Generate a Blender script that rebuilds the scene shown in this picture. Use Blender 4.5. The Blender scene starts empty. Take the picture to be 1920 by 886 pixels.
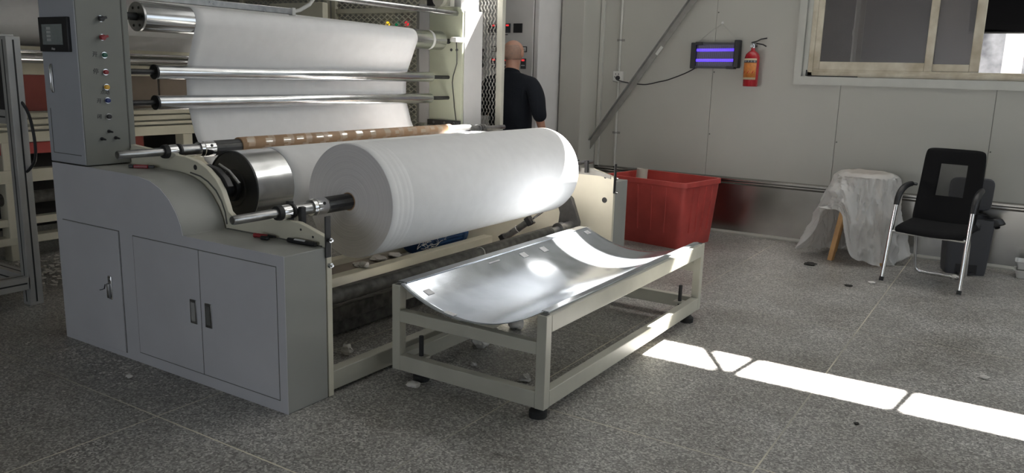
import bpy, bmesh, math, random
from mathutils import Vector, Matrix, noise as mnoise
random.seed(7)
PI = math.pi
S = bpy.context.scene
COL = S.collection

# ------------------------------------------------------------------ camera
cam_d = bpy.data.cameras.new('camera'); cam = bpy.data.objects.new('camera', cam_d); COL.objects.link(cam)
cam_d.sensor_fit = 'HORIZONTAL'; cam_d.sensor_width = 36.0; cam_d.lens = 36.0 * 1504.0 / 1920.0
cam_d.clip_start = 0.05; cam_d.clip_end = 200
_y, _t, _r = math.radians(32.444), math.radians(11.468), math.radians(1.584)
fw = Vector((-math.sin(_y)*math.cos(_t), math.cos(_y)*math.cos(_t), -math.sin(_t)))
r0 = fw.cross(Vector((0, 0, 1))).normalized(); u0 = r0.cross(fw)
rt = math.cos(_r)*r0 + math.sin(_r)*u0; up = -math.sin(_r)*r0 + math.cos(_r)*u0
mw = Matrix((rt, up, -fw)).transposed().to_4x4(); mw.translation = (0, 0, 1.55)
cam.matrix_world = mw
S.camera = cam

# ------------------------------------------------------------------ view, world, sun, daylight through openings, added fill lamps
vs = S.view_settings
vs.view_transform = 'Standard'; vs.look = 'None'; vs.gamma = 1.0; vs.use_curve_mapping = False; vs.exposure = 0.0
W = bpy.data.worlds.new('world'); S.world = W; W.use_nodes = True
W.node_tree.nodes['Background'].inputs[0].default_value = (0.80, 0.90, 1.0, 1)
W.node_tree.nodes['Background'].inputs[1].default_value = 1.5

SUN_DIR = Vector((-0.10, -0.77, -1.0)).normalized()
sd = bpy.data.lights.new('sun', 'SUN'); sd.energy = 115.0; sd.angle = math.radians(0.53); sd.color = (1.0, 0.97, 0.92)
sun = bpy.data.objects.new('sun', sd); COL.objects.link(sun)
sun.rotation_euler = SUN_DIR.to_track_quat('-Z', 'Y').to_euler(); sun.location = (0, 12, 9)

def area(name, loc, direction, sx, sy, power, color=(1, 1, 1)):
    d = bpy.data.lights.new(name, 'AREA'); d.shape = 'RECTANGLE'; d.size = sx; d.size_y = sy; d.energy = power; d.color = color
    o = bpy.data.objects.new(name, d); COL.objects.link(o); o.location = loc
    o.rotation_euler = Vector(direction).to_track_quat('-Z', 'Z').to_euler()
    return o
area('daylight_side_windows', (3.35, 5.0, 2.3), (-1, 0, -0.12), 4.6, 2.6, 5, (1.0, 0.97, 0.93))
area('fill_overhead', (-0.9, 5.6, 5.55), (0, 0, -1), 4.0, 2.6, 22, (1.0, 0.98, 0.95))  # added overhead fill; the ceiling above it is closed
area('daylight_high_window', (-0.9, 7.98, 4.985), (0.05, -1, -0.75), 8.2, 0.48, 112, (1.0, 0.975, 0.94))
area('fill_behind_viewer', (-1.6, -4.3, 1.5), (-0.1, 1, 0.12), 3.4, 2.0, 40, (0.90, 0.94, 1.0))  # added fill from behind the viewer for the faces turned that way

# ------------------------------------------------------------------ materials
def mat(name, col, rough=0.5, metal=0.0, var=0.0, vscale=6.0, bump=0.0, bscale=60.0, spec=0.5, rvar=0.0, col2=None,
        emit=None, estr=0.0, alpha=1.0, trans=0.0, coat=0.0):
    m = bpy.data.materials.new(name); m.use_nodes = True
    nt = m.node_tree; b = nt.nodes['Principled BSDF']
    b.inputs['Base Color'].default_value = (*col, 1); b.inputs['Roughness'].default_value = rough
    b.inputs['Metallic'].default_value = metal; b.inputs['Specular IOR Level'].default_value = spec
    b.inputs['Alpha'].default_value = alpha; b.inputs['Transmission Weight'].default_value = trans
    b.inputs['Coat Weight'].default_value = coat
    if emit:
        b.inputs['Emission Color'].default_value = (*emit, 1); b.inputs['Emission Strength'].default_value = estr
    if var or bump or rvar or col2:
        tc = nt.nodes.new('ShaderNodeTexCoord')
        n = nt.nodes.new('ShaderNodeTexNoise'); n.inputs['Scale'].default_value = vscale; n.inputs['Detail'].default_value = 6
        nt.links.new(tc.outputs['Object'], n.inputs['Vector'])
        if var or col2:
            mx = nt.nodes.new('ShaderNodeMix'); mx.data_type = 'RGBA'
            c2 = col2 or tuple(c*(1-var) for c in col); c1 = col if col2 else tuple(min(1, c*(1+var*0.6)) for c in col)
            mx.inputs[6].default_value = (*c2, 1); mx.inputs[7].default_value = (*c1, 1)
            rp = nt.nodes.new('ShaderNodeValToRGB'); rp.color_ramp.elements[0].position = 0.32; rp.color_ramp.elements[1].position = 0.68
            nt.links.new(n.outputs['Fac'], rp.inputs[0]); nt.links.new(rp.outputs[0], mx.inputs[0])
            nt.links.new(mx.outputs[2], b.inputs['Base Color'])
        if rvar:
            mr = nt.nodes.new('ShaderNodeMapRange'); mr.inputs[3].default_value = max(0.02, rough-rvar); mr.inputs[4].default_value = rough+rvar
            nt.links.new(n.outputs['Fac'], mr.inputs[0]); nt.links.new(mr.outputs[0], b.inputs['Roughness'])
        if bump:
            n2 = nt.nodes.new('ShaderNodeTexNoise'); n2.inputs['Scale'].default_value = bscale; n2.inputs['Detail'].default_value = 4
            nt.links.new(tc.outputs['Object'], n2.inputs['Vector'])
            bp = nt.nodes.new('ShaderNodeBump'); bp.inputs['Strength'].default_value = bump; bp.inputs['Distance'].default_value = 0.01
            nt.links.new(n2.outputs['Fac'], bp.inputs['Height']); nt.links.new(bp.outputs[0], b.inputs['Normal'])
    return m

def mat_terrazzo():
    m = bpy.data.materials.new('terrazzo'); m.use_nodes = True; nt = m.node_tree; b = nt.nodes['Principled BSDF']
    L = nt.links.new; N = nt.nodes.new
    geo = N('ShaderNodeNewGeometry')
    v = N('ShaderNodeTexVoronoi'); v.inputs['Scale'].default_value = 125; L(geo.outputs['Position'], v.inputs['Vector'])
    hs = N('ShaderNodeSeparateColor'); L(v.outputs['Color'], hs.inputs[0])
    r1 = N('ShaderNodeValToRGB'); e = r1.color_ramp.elements
    e[0].position = 0.0; e[0].color = (0.15, 0.145, 0.136, 1); e[1].position = 1.0; e[1].color = (0.64, 0.63, 0.60, 1)
    for p, c in ((0.35, (0.26, 0.252, 0.24, 1)), (0.7, (0.39, 0.38, 0.362, 1))):
        q = r1.color_ramp.elements.new(p); q.color = c
    L(hs.outputs[0], r1.inputs[0])
    n = N('ShaderNodeTexNoise'); n.inputs['Scale'].default_value = 1.6; n.inputs['Detail'].default_value = 8; n.inputs['Roughness'].default_value = 0.6
    L(geo.outputs['Position'], n.inputs['Vector'])
    r2 = N('ShaderNodeValToRGB'); r2.color_ramp.elements[0].position = 0.3; r2.color_ramp.elements[0].color = (0.62, 0.6, 0.57, 1)
    r2.color_ramp.elements[1].position = 0.65; r2.color_ramp.elements[1].color = (1.0, 1.0, 1.0, 1)
    L(n.outputs['Fac'], r2.inputs[0])
    mx = N('ShaderNodeMix'); mx.data_type = 'RGBA'; mx.blend_type = 'MULTIPLY'; mx.inputs[0].default_value = 1
    L(r1.outputs[0], mx.inputs[6]); L(r2.outputs[0], mx.inputs[7])
    # scuffs: stretched dark streaks
    mp = N('ShaderNodeMapping'); mp.inputs['Scale'].default_value = (1.2, 3.8, 1); mp.inputs['Rotation'].default_value = (0, 0, 0.5); L(geo.outputs['Position'], mp.inputs[0])
    n3 = N('ShaderNodeTexNoise'); n3.inputs['Scale'].default_value = 3.2; n3.inputs['Detail'].default_value = 10; n3.inputs['Roughness'].default_value = 0.7; L(mp.outputs[0], n3.inputs['Vector'])
    r3 = N('ShaderNodeValToRGB'); r3.color_ramp.elements[0].position = 0.30; r3.color_ramp.elements[0].color = (0.5, 0.48, 0.46, 1)
    r3.color_ramp.elements[1].position = 0.42; r3.color_ramp.elements[1].color = (1, 1, 1, 1); L(n3.outputs['Fac'], r3.inputs[0])
    m2 = N('ShaderNodeMix'); m2.data_type = 'RGBA'; m2.blend_type = 'MULTIPLY'; m2.inputs[0].default_value = 1
    L(mx.outputs[2], m2.inputs[6]); L(r3.outputs[0], m2.inputs[7]); L(m2.outputs[2], b.inputs['Base Color'])
    mr = N('ShaderNodeMapRange'); mr.inputs[3].default_value = 0.30; mr.inputs[4].default_value = 0.52; L(n.outputs['Fac'], mr.inputs[0]); L(mr.outputs[0], b.inputs['Roughness'])
    b.inputs['Specular IOR Level'].default_value = 0.5
    return m

def mat_roll_end():
    m = bpy.data.materials.new('roll_end_layers'); m.use_nodes = True; nt = m.node_tree; b = nt.nodes['Principled BSDF']
    L = nt.links.new; N = nt.nodes.new
    tc = N('ShaderNodeTexCoord'); sp = N('ShaderNodeSeparateXYZ'); L(tc.outputs['Object'], sp.inputs[0])
    cb = N('ShaderNodeCombineXYZ'); L(sp.outputs[0], cb.inputs[0]); L(sp.outputs[2], cb.inputs[2])
    ln = N('ShaderNodeVectorMath'); ln.operation = 'LENGTH'; L(cb.outputs[0], ln.inputs[0])
    nz = N('ShaderNodeTexNoise'); nz.inputs['Scale'].default_value = 5; L(tc.outputs['Object'], nz.inputs['Vector'])
    ad = N('ShaderNodeMath'); ad.operation = 'MULTIPLY_ADD'; L(nz.outputs['Fac'], ad.inputs[0]); ad.inputs[1].default_value = 0.008; L(ln.outputs['Value'], ad.inputs[2])
    cv = N('ShaderNodeCombineXYZ'); L(ad.outputs[0], cv.inputs[0])
    n1 = N('ShaderNodeTexNoise'); n1.inputs['Scale'].default_value = 140; n1.inputs['Detail'].default_value = 3; L(cv.outputs[0], n1.inputs['Vector'])
    r = N('ShaderNodeValToRGB'); r.color_ramp.elements[0].position = 0.3; r.color_ramp.elements[0].color = (0.68, 0.65, 0.65, 1)
    r.color_ramp.elements[1].position = 0.7; r.color_ramp.elements[1].color = (0.82, 0.79, 0.79, 1); L(n1.outputs['Fac'], r.inputs[0]); L(r.outputs[0], b.inputs['Base Color'])
    bp = N('ShaderNodeBump'); bp.inputs['Strength'].default_value = 0.5; bp.inputs['Distance'].default_value = 0.004; L(n1.outputs['Fac'], bp.inputs['Height']); L(bp.outputs[0], b.inputs['Normal'])
    b.inputs['Roughness'].default_value = 0.9; b.inputs['Specular IOR Level'].default_value = 0.1
    return m

def mat_screen():   # see-through dusty window screen / mesh cloth
    def mk(name, col, cover, rough=0.6):
        m = bpy.data.materials.new(name); m.use_nodes = True; nt = m.node_tree; b = nt.nodes['Principled BSDF']; out = nt.nodes['Material Output']
        b.inputs['Base Color'].default_value = (*col, 1); b.inputs['Roughness'].default_value = rough
        t = nt.nodes.new('ShaderNodeBsdfTransparent'); mx = nt.nodes.new('ShaderNodeMixShader')
        tc = nt.nodes.new('ShaderNodeTexCoord'); n = nt.nodes.new('ShaderNodeTexNoise'); n.inputs['Scale'].default_value = 3.5; n.inputs['Detail'].default_value = 5
        nt.links.new(tc.outputs['Object'], n.inputs['Vector'])
        mr = nt.nodes.new('ShaderNodeMapRange'); mr.inputs[3].default_value = cover-0.12; mr.inputs[4].default_value = cover+0.12
        nt.links.new(n.outputs['Fac'], mr.inputs[0]); nt.links.new(mr.outputs[0], mx.inputs[0])
        nt.links.new(t.outputs[0], mx.inputs[1]); nt.links.new(b.outputs[0], mx.inputs[2]); nt.links.new(mx.outputs[0], out.inputs[0])
        return m
    return mk
mk_screen = mat_screen()

MT = dict(
    terrazzo=mat_terrazzo(),
    joint=mat('joint_strip', (0.80, 0.76, 0.62), 0.6, col2=(0.26, 0.25, 0.22), vscale=0.9),
    wall=mat('wall_panel_paint', (0.44, 0.435, 0.395), 0.42, var=0.07, vscale=0.7, bump=0.02, bscale=8),
    wall_trim=mat('wall_trim_paint', (0.50, 0.50, 0.46), 0.35, var=0.06),
    wall_core=mat('panel_seam', (0.20, 0.20, 0.18), 0.8),
    gap=mat('panel_gap', (0.12, 0.12, 0.11), 0.8),
    steel_kick=mat('brushed_stainless', (0.42, 0.41, 0.39), 0.22, 1.0, var=0.2, vscale=2.2, rvar=0.1, bump=0.04, bscale=5),
    ceiling=mat('ceiling_sheet', (0.45, 0.45, 0.43), 0.6),
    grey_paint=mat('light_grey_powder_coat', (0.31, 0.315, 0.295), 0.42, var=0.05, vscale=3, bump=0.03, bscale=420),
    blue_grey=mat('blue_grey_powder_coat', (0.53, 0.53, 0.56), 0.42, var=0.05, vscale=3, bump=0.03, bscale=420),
    tower_grey_dim=mat('tower_grey_green_dimmed', (0.19, 0.195, 0.178), 0.42, var=0.05, vscale=3, bump=0.03, bscale=420),  # grey-green darkened to offset too much light on the tower
    tower_front=mat('tower_blue_grey_dimmed', (0.40, 0.415, 0.45), 0.42, var=0.05, vscale=3),  # darker copy of the cabinet blue-grey, dimmer light put into the colour
    cream=mat('cream_machine_paint', (0.66, 0.63, 0.51), 0.42, var=0.07, vscale=4),
    cream_grey=mat('cream_grey_frame_paint', (0.50, 0.49, 0.42), 0.40, var=0.10, vscale=5),
    green_cream=mat('green_cream_paint', (0.50, 0.52, 0.40), 0.45, var=0.05),
    white_paint=mat('white_paint', (0.66, 0.65, 0.64), 0.45, var=0.04),
    chrome=mat('chrome', (0.80, 0.80, 0.81), 0.13, 1.0, var=0.08, vscale=12, rvar=0.05),
    roller=mat('polished_roller', (0.70, 0.71, 0.72), 0.2, 1.0, var=0.1, vscale=9, rvar=0.07),
    steel=mat('shaft_steel', (0.42, 0.42, 0.42), 0.3, 1.0, var=0.2, vscale=20, rvar=0.08),
    dark_steel=mat('dark_sleeve', (0.09, 0.088, 0.085), 0.42, 0.6, var=0.2, vscale=20),
    black=mat('black_plastic', (0.016, 0.016, 0.018), 0.45),
    black_iron=mat('black_iron', (0.035, 0.035, 0.036), 0.5, 0.4, var=0.3, vscale=15),
    drum_end=mat('dark_drum_end', (0.035, 0.037, 0.04), 0.35, 0.3, var=0.3, vscale=6),
    dusty=mat('dusty_dark_pipe', (0.11, 0.105, 0.095), 0.65, 0.2, var=0.5, vscale=18),
    alu=mat('aluminium_sheet', (0.60, 0.635, 0.68), 0.14, 0.74, var=0.12, vscale=9, rvar=0.05),
    alu_profile=mat('aluminium_profile', (0.46, 0.46, 0.45), 0.4, 0.35, var=0.1),
    fabric=mat('white_nonwoven', (0.84, 0.835, 0.835), 0.85, var=0.025, vscale=14, bump=0.08, bscale=260, spec=0.15),
    roll_end=mat_roll_end(),
    kraft=mat('kraft_paper_tube', (0.40, 0.245, 0.135), 0.55, var=0.12, vscale=7),
    tape=mat('clear_tape', (0.62, 0.50, 0.38), 0.08, spec=0.8, coat=1.0),
    tape_white=mat('cloudy_tape', (0.66, 0.66, 0.66), 0.3, var=0.2, vscale=40),
    red_plastic=mat('red_plastic', (0.52, 0.075, 0.065), 0.42, var=0.18, vscale=5),
    red_paint=mat('extinguisher_red', (0.40, 0.012, 0.02), 0.25, coat=0.4),
    label_orange=mat('orange_label', (0.62, 0.22, 0.05), 0.45, var=0.2, vscale=30),
    label_cream=mat('cream_label', (0.66, 0.55, 0.38), 0.5),
    label_dark=mat('dark_label_band', (0.07, 0.07, 0.085), 0.5),
    ink=mat('ink', (0.02, 0.02, 0.022), 0.6),
    white_print=mat('white_print', (0.55, 0.55, 0.56), 0.5),
    fabric_black=mat('black_upholstery', (0.010, 0.010, 0.011), 0.9, bump=0.2, bscale=500, spec=0.2),
    mesh_black=mk_screen('black_chair_mesh', (0.02, 0.02, 0.021), 0.62),
    win_glass=mk_screen('dusty_screened_glass', (0.14, 0.13, 0.13), 0.62, 0.25),
    win_frame=mat('aged_window_frame', (0.64, 0.59, 0.48), 0.5, col2=(0.42, 0.36, 0.26), vscale=7),
    wood=mat('stool_pine', (0.55, 0.32, 0.13), 0.5, var=0.25, vscale=5),
    dark_grey_plastic=mat('dark_grey_plastic', (0.055, 0.057, 0.066), 0.45),
    yellow=mat('yellow_button', (0.75, 0.42, 0.05), 0.35), green=mat('green_button', (0.02, 0.11, 0.075), 0.35),
    red_btn=mat('red_button', (0.26, 0.02, 0.025), 0.35), blue_btn=mat('blue_button', (0.015, 0.03, 0.16), 0.35),
    motor_blue=mat('motor_blue', (0.012, 0.055, 0.16), 0.45, var=0.25, vscale=9),
    red_hose=mat('red_hose', (0.60, 0.06, 0.03), 0.4),
    display=mat('hmi_display', (0.24, 0.265, 0.26), 0.25, var=0.06, vscale=30),
    display_light=mat('hmi_value_cell', (0.40, 0.42, 0.41), 0.3), display_dark=mat('hmi_text_cell', (0.15, 0.165, 0.165), 0.3),
    led_red=mat('red_led', (0.6, 0.02, 0.02), 0.4, emit=(1, 0.05, 0.06), estr=0.7),
    led_green=mat('green_lamp', (0.02, 0.22, 0.10), 0.3, emit=(0.02, 0.5, 0.2), estr=0.25),
    led_yellow=mat('yellow_lamp', (0.8, 0.5, 0.02), 0.3, emit=(1, 0.65, 0.03), estr=1.2),
    uv=mat('ultraviolet_tube', (0.1, 0.05, 0.6), 0.3, emit=(0.10, 0.04, 1.0), estr=1.9),
    skin=mat('skin', (0.36, 0.19, 0.13), 0.5, var=0.08),
    stubble=mat('shaved_hair', (0.21, 0.135, 0.10), 0.6, col2=(0.27, 0.16, 0.115), vscale=60),
    sweater=mat('navy_sweater', (0.008, 0.010, 0.014), 0.9, bump=0.3, bscale=160, spec=0.2),
    trousers=mat('dark_trousers', (0.02, 0.02, 0.022), 0.85),
    galv=mat('galvanised_mesh', (0.42, 0.41, 0.38), 0.5, 0.3),
    cream_mesh=mat('painted_mesh', (0.72, 0.69, 0.58), 0.5),
    brown_panel=mat('brown_guard_panel', (0.26, 0.21, 0.17), 0.3, var=0.25, vscale=3),
    maroon=mat('maroon_guard_panel', (0.30, 0.07, 0.06), 0.35, var=0.2, vscale=4),
    dark_inside=mat('machine_interior', (0.03, 0.03, 0.03), 0.7),
    cabinet_grey=mat('control_cabinet_paint', (0.60, 0.59, 0.585), 0.45, var=0.04),
    meter_face=mat('meter_face', (0.62, 0.61, 0.60), 0.4),
    brace_steel=mat('galvanised_brace', (0.28, 0.275, 0.255), 0.5, 0.3, var=0.15, vscale=12),
    white_plastic=mat('white_plastic', (0.62, 0.62, 0.59), 0.4),
    concrete=mat('outside_render', (0.22, 0.225, 0.24), 0.9, col2=(0.06, 0.063, 0.072), vscale=5.5),
    outside_white=mat('outside_white_post', (0.8, 0.82, 0.85), 0.6),
    tarp=mat('black_tarpaulin', (0.006, 0.006, 0.007), 1.0, spec=0.0),
    ground=mat('outside_ground', (0.12, 0.115, 0.105), 0.9, var=0.2),
    scrap=mat('scrap_fabric', (0.66, 0.64, 0.61), 0.9, var=0.1),
    scrap_dark=mat('dark_scrap', (0.03, 0.028, 0.025), 0.8),
    rubber=mat('black_rubber', (0.018, 0.018, 0.018), 0.7),
)
def mat_plastic_sheet():
    m = bpy.data.materials.new('plastic_sheet'); m.use_nodes = True; nt = m.node_tree; b = nt.nodes['Principled BSDF']; out = nt.nodes['Material Output']
    b.inputs['Base Color'].default_value = (0.86, 0.86, 0.85, 1); b.inputs['Roughness'].default_value = 0.2
    t = nt.nodes.new('ShaderNodeBsdfTransparent'); tl = nt.nodes.new('ShaderNodeBsdfTranslucent'); tl.inputs[0].default_value = (0.7, 0.7, 0.69, 1)
    m1 = nt.nodes.new('ShaderNodeMixShader'); m1.inputs[0].default_value = 0.35
    m2 = nt.nodes.new('ShaderNodeMixShader'); m2.inputs[0].default_value = 0.14
    tc = nt.nodes.new('ShaderNodeTexCoord'); vo = nt.nodes.new('ShaderNodeTexNoise'); vo.noise_type = 'RIDGED_MULTIFRACTAL'; vo.inputs['Scale'].default_value = 9; vo.inputs['Detail'].default_value = 4
    bp = nt.nodes.new('ShaderNodeBump'); bp.inputs['Strength'].default_value = 0.5; bp.inputs['Distance'].default_value = 0.012
    nt.links.new(tc.outputs['Object'], vo.inputs['Vector']); nt.links.new(vo.outputs[0], bp.inputs['Height']); nt.links.new(bp.outputs[0], b.inputs['Normal'])
    L = nt.links.new; L(b.outputs[0], m1.inputs[1]); L(tl.outputs[0], m1.inputs[2]); L(m1.outputs[0], m2.inputs[1]); L(t.outputs[0], m2.inputs[2]); L(m2.outputs[0], out.inputs[0])
    return m
MT['plastic'] = mat_plastic_sheet()

# ------------------------------------------------------------------ mesh helpers
def frame_of(d):
    d = Vector(d).normalized(); a = Vector((0, 0, 1)) if abs(d.z) < 0.9 else Vector((1, 0, 0))
    u = d.cross(a).normalized(); v = d.cross(u).normalized(); return d, u, v

class MB:
    def __init__(s): s.v = []; s.f = []; s.sm = []
    def add(s, vs, fs, smooth=False):
        o = len(s.v); s.v += [Vector(p) for p in vs]
        for f in fs: s.f.append([i+o for i in f]); s.sm.append(smooth)
        return s
    def box(s, x0, x1, y0, y1, z0, z1):
        vs = [(x, y, z) for z in (z0, z1) for y in (y0, y1) for x in (x0, x1)]
        return s.add(vs, [(0, 2, 3, 1), (4, 5, 7, 6), (0, 1, 5, 4), (2, 6, 7, 3), (0, 4, 6, 2), (1, 3, 7, 5)])
    def obox(s, a, b, w, h, upv=(0, 0, 1)):      # bar from a to b, width w, height h
        a, b = Vector(a), Vector(b); d = (b-a).normalized(); uu = Vector(upv); r = d.cross(uu).normalized(); u = r.cross(d)
        vs = [p + r*i*w/2 + u*j*h/2 for p in (a, b) for j in (-1, 1) for i in (-1, 1)]
        return s.add(vs, [(0, 2, 3, 1), (4, 5, 7, 6), (0, 1, 5, 4), (2, 6, 7, 3), (0, 4, 6, 2), (1, 3, 7, 5)])
    def prism(s, prof, axis, a0, a1, smooth=False):   # prof of 2-D points; axis 'y': (x,z); 'x': (y,z); 'z': (x,y)
        def P(p, a): return {'y': (p[0], a, p[1]), 'x': (a, p[0], p[1]), 'z': (p[0], p[1], a)}[axis]
        n = len(prof); s.add([P(p, a0) for p in prof] + [P(p, a1) for p in prof], [])
        o = len(s.v) - 2*n
        s.f.append([o+i for i in range(n)]); s.sm.append(False); s.f.append([o+n+i for i in reversed(range(n))]); s.sm.append(False)
        for i in range(n):
            j = (i+1) % n; s.f.append([o+i, o+n+i, o+n+j, o+j]); s.sm.append(smooth)
        return s
    def cyl(s, a, b, r, n=24, r2=None, caps=True):
        a, b = Vector(a), Vector(b); d, u, v = frame_of(b-a); r2 = r if r2 is None else r2
        ring = lambda c, q: [c + (u*math.cos(2*PI*i/n) + v*math.sin(2*PI*i/n))*q for i in range(n)]
        o = len(s.v); s.v += ring(a, r) + ring(b, r2)
        for i in range(n): s.f.append([o+i, o+(i+1) % n, o+n+(i+1) % n, o+n+i]); s.sm.append(True)
        if caps:
            s.f.append([o+i for i in reversed(range(n))]); s.sm.append(False); s.f.append([o+n+i for i in range(n)]); s.sm.append(False)
        return s
    def lathe(s, o0, d, prof, n=32):          # prof: (t along d, radius)
        d, u, v = frame_of(d); o0 = Vector(o0); base = len(s.v); m = len(prof)
        for t, r in prof:
            s.v += [o0 + d*t + (u*math.cos(2*PI*i/n) + v*math.sin(2*PI*i/n))*max(r, 1e-5) for i in range(n)]
        for k in range(m-1):
            for i in range(n):
                j = (i+1) % n; s.f.append([base+k*n+i, base+k*n+j, base+(k+1)*n+j, base+(k+1)*n+i]); s.sm.append(True)
        return s
    def tube(s, pts, r, n=10, closed=False):
        pts = [Vector(p) for p in pts]; m = len(pts); base = len(s.v); prev = None
        for i, p in enumerate(pts):
            d = (pts[min(i+1, m-1)] - pts[max(i-1, 0)]).normalized()
            if prev is None: _, u, _v = frame_of(d)
            else: u = (prev - d*prev.dot(d)).normalized()
            prev = u; v = d.cross(u); rr = r[i] if isinstance(r, (list, tuple)) else r
            s.v += [p + (u*math.cos(2*PI*k/n) + v*math.sin(2*PI*k/n))*rr for k in range(n)]
        for i in range(m-1):
            for k in range(n):
                j = (k+1) % n; s.f.append([base+i*n+k, base+i*n+j, base+(i+1)*n+j, base+(i+1)*n+k]); s.sm.append(True)
        s.f.append([base+k for k in reversed(range(n))]); s.sm.append(False); s.f.append([base+(m-1)*n+k for k in range(n)]); s.sm.append(False)
        return s
    def ball(s, c, rx, ry=None, rz=None, n=16, m=10):
        ry = ry or rx; rz = rz or rx; c = Vector(c); base = len(s.v)
        for i in range(m+1):
            a = PI*i/m
            for k in range(n):
                b = 2*PI*k/n; s.v.append(c + Vector((rx*math.sin(a)*math.cos(b), ry*math.sin(a)*math.sin(b), rz*math.cos(a))))
        for i in range(m):
            for k in range(n):
                j = (k+1) % n; s.f.append([base+i*n+k, base+i*n+j, base+(i+1)*n+j, base+(i+1)*n+k]); s.sm.append(True)
        return s
    def grid(s, fn, nu, nv, smooth=True, wrap=False):
        base = len(s.v); cu = nu if wrap else nu+1
        for j in range(nv+1):
            for i in range(cu): s.v.append(Vector(fn(i/nu, j/nv)))
        for j in range(nv):
            for i in range(nu):
                k = (i+1) % cu; s.f.append([base+j*cu+i, base+j*cu+k, base+(j+1)*cu+k, base+(j+1)*cu+i]); s.sm.append(smooth)
        return s
    def xf(s, M): s.v = [M @ p for p in s.v]; return s

def wloc(o):
    p = Vector((0, 0, 0))
    while o: p = p + o.location; o = o.parent
    return p
def tag(o, label=None, cat=None, group=None, kind=None):
    if label: o['label'] = label
    if cat: o['category'] = cat
    if group: o['group'] = group
    if kind: o['kind'] = kind
    return o
def new_mesh(name, mb, m, origin):
    me = bpy.data.meshes.new(name)
    me.from_pydata([tuple(p - origin) for p in mb.v], [], mb.f); me.validate(); me.update()
    bm = bmesh.new(); bm.from_mesh(me); bmesh.ops.recalc_face_normals(bm, faces=bm.faces); bm.to_mesh(me); bm.free()
    if len(me.polygons) == len(mb.sm): me.polygons.foreach_set('use_smooth', mb.sm)
    me.set_sharp_from_angle(angle=math.radians(40))
    me.materials.append(m)
    return me
def obj(name, mb, m, parent=None, origin=None, bevel=0.0, solid=0.0, sub=0):
    m = MT[m] if isinstance(m, str) else m
    if parent is not None: o0 = wloc(parent)
    else:
        if origin is None:
            xs = [p.x for p in mb.v]; ys = [p.y for p in mb.v]; zs = [p.z for p in mb.v]
            origin = ((min(xs)+max(xs))/2, (min(ys)+max(ys))/2, min(zs))
        o0 = Vector(origin)
    o = bpy.data.objects.new(name, new_mesh(name, mb, m, o0)); COL.objects.link(o)
    if parent is not None: o.parent = parent
    else: o.location = o0
    if solid:
        md = o.modifiers.new('thickness', 'SOLIDIFY'); md.thickness = solid; md.offset = 0
    if bevel:
        md = o.modifiers.new('edge', 'BEVEL'); md.width = bevel; md.segments = 2; md.limit_method = 'ANGLE'; md.angle_limit = math.radians(40)
    if sub:
        md = o.modifiers.new('sub', 'SUBSURF'); md.levels = sub; md.render_levels = sub
    return o
def thing(name, loc, label, cat, group=None):
    o = bpy.data.objects.new(name, None); COL.objects.link(o); o.location = loc; o.empty_display_size = 0.1
    return tag(o, label, cat, group)
def inst(src, name, parent, loc):
    o = bpy.data.objects.new(name, src.data); COL.objects.link(o); o.parent = parent; o.location = loc
    return o
def text_mb(txt, size, M, extrude=0.0004):
    c = bpy.data.curves.new('t', 'FONT'); c.body = txt; c.size = size; c.align_x = 'CENTER'; c.align_y = 'CENTER'; c.extrude = extrude; c.resolution_u = 2
    o = bpy.data.objects.new('t', c); COL.objects.link(o)
    dg = bpy.context.evaluated_depsgraph_get(); me = bpy.data.meshes.new_from_object(o.evaluated_get(dg))
    mb = MB(); mb.add([M @ v.co for v in me.vertices], [list(p.vertices) for p in me.polygons])
    bpy.data.objects.remove(o); bpy.data.curves.remove(c); bpy.data.meshes.remove(me)
    return mb
def face_matrix(loc, normal, upv=(0, 0, 1)):     # text plane facing `normal`
    n = Vector(normal).normalized(); u = Vector(upv); x = u.cross(n).normalized(); y = n.cross(x)
    M = Matrix((x, y, n)).transposed().to_4x4(); M.translation = loc; return M

# ================================================================== SETTING
YW = 8.044            # inner face of the back wall
CZ = 5.7              # ceiling height
floor = obj('floor', MB().box(-12.5, 3.6, -4.6, YW+0.12, -0.12, -0.0008), 'joint', origin=(0, 0, 0)); tag(floor, 'grey speckled terrazzo floor laid in large slabs', kind='structure')
SX, SY = 1.185, 1.115
slab0 = None; gx = 0.008
for ix in range(-10, 6):
    for iy in range(-6, 8):
        x0 = -0.762 + SX*(ix-1); y0 = 1.995 + SY*(iy-1)
        if x0 < -12.6 or x0 > 3.0 or y0 < -4.6: continue
        if y0 + SY > YW + 0.13: continue
        if slab0 is None:
            slab0 = obj('floor_slab', MB().box(gx/2, SX-gx/2, gx/2, SY-gx/2, -0.02, 0), 'terrazzo', parent=floor); slab0.location = (x0, y0, 0)
        else: inst(slab0, 'floor_slab', floor, (x0, y0, 0))
ylast = 1.995 + SY*5            # cut slabs along the back wall
cut0 = None
for ix in range(-10, 6):
    x0 = -0.762 + SX*(ix-1)
    if x0 < -12.6 or x0 > 3.0: continue
    if cut0 is None:
        cut0 = obj('floor_slab', MB().box(gx/2, SX-gx/2, gx/2, YW+0.01-ylast, -0.02, 0), 'terrazzo', parent=floor); cut0.location = (x0, ylast, 0)
    else: inst(cut0, 'floor_slab', floor, (x0, ylast, 0))

obj('ceiling', MB().box(-12.5, 3.6, -4.6, YW+0.12, CZ, CZ+0.1), 'ceiling'); tag(bpy.data.objects['ceiling'], 'pale sheet metal ceiling', kind='structure')
tag(obj('ceiling_fill_panel', MB().box(-2.95, 1.15, 4.25, 6.95, CZ-0.06, CZ-0.001), 'white_plastic'), 'opaque white panel added above the overhead fill lamp', kind='structure')  # opaque board added over the fill lamp, lets no daylight through

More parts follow.
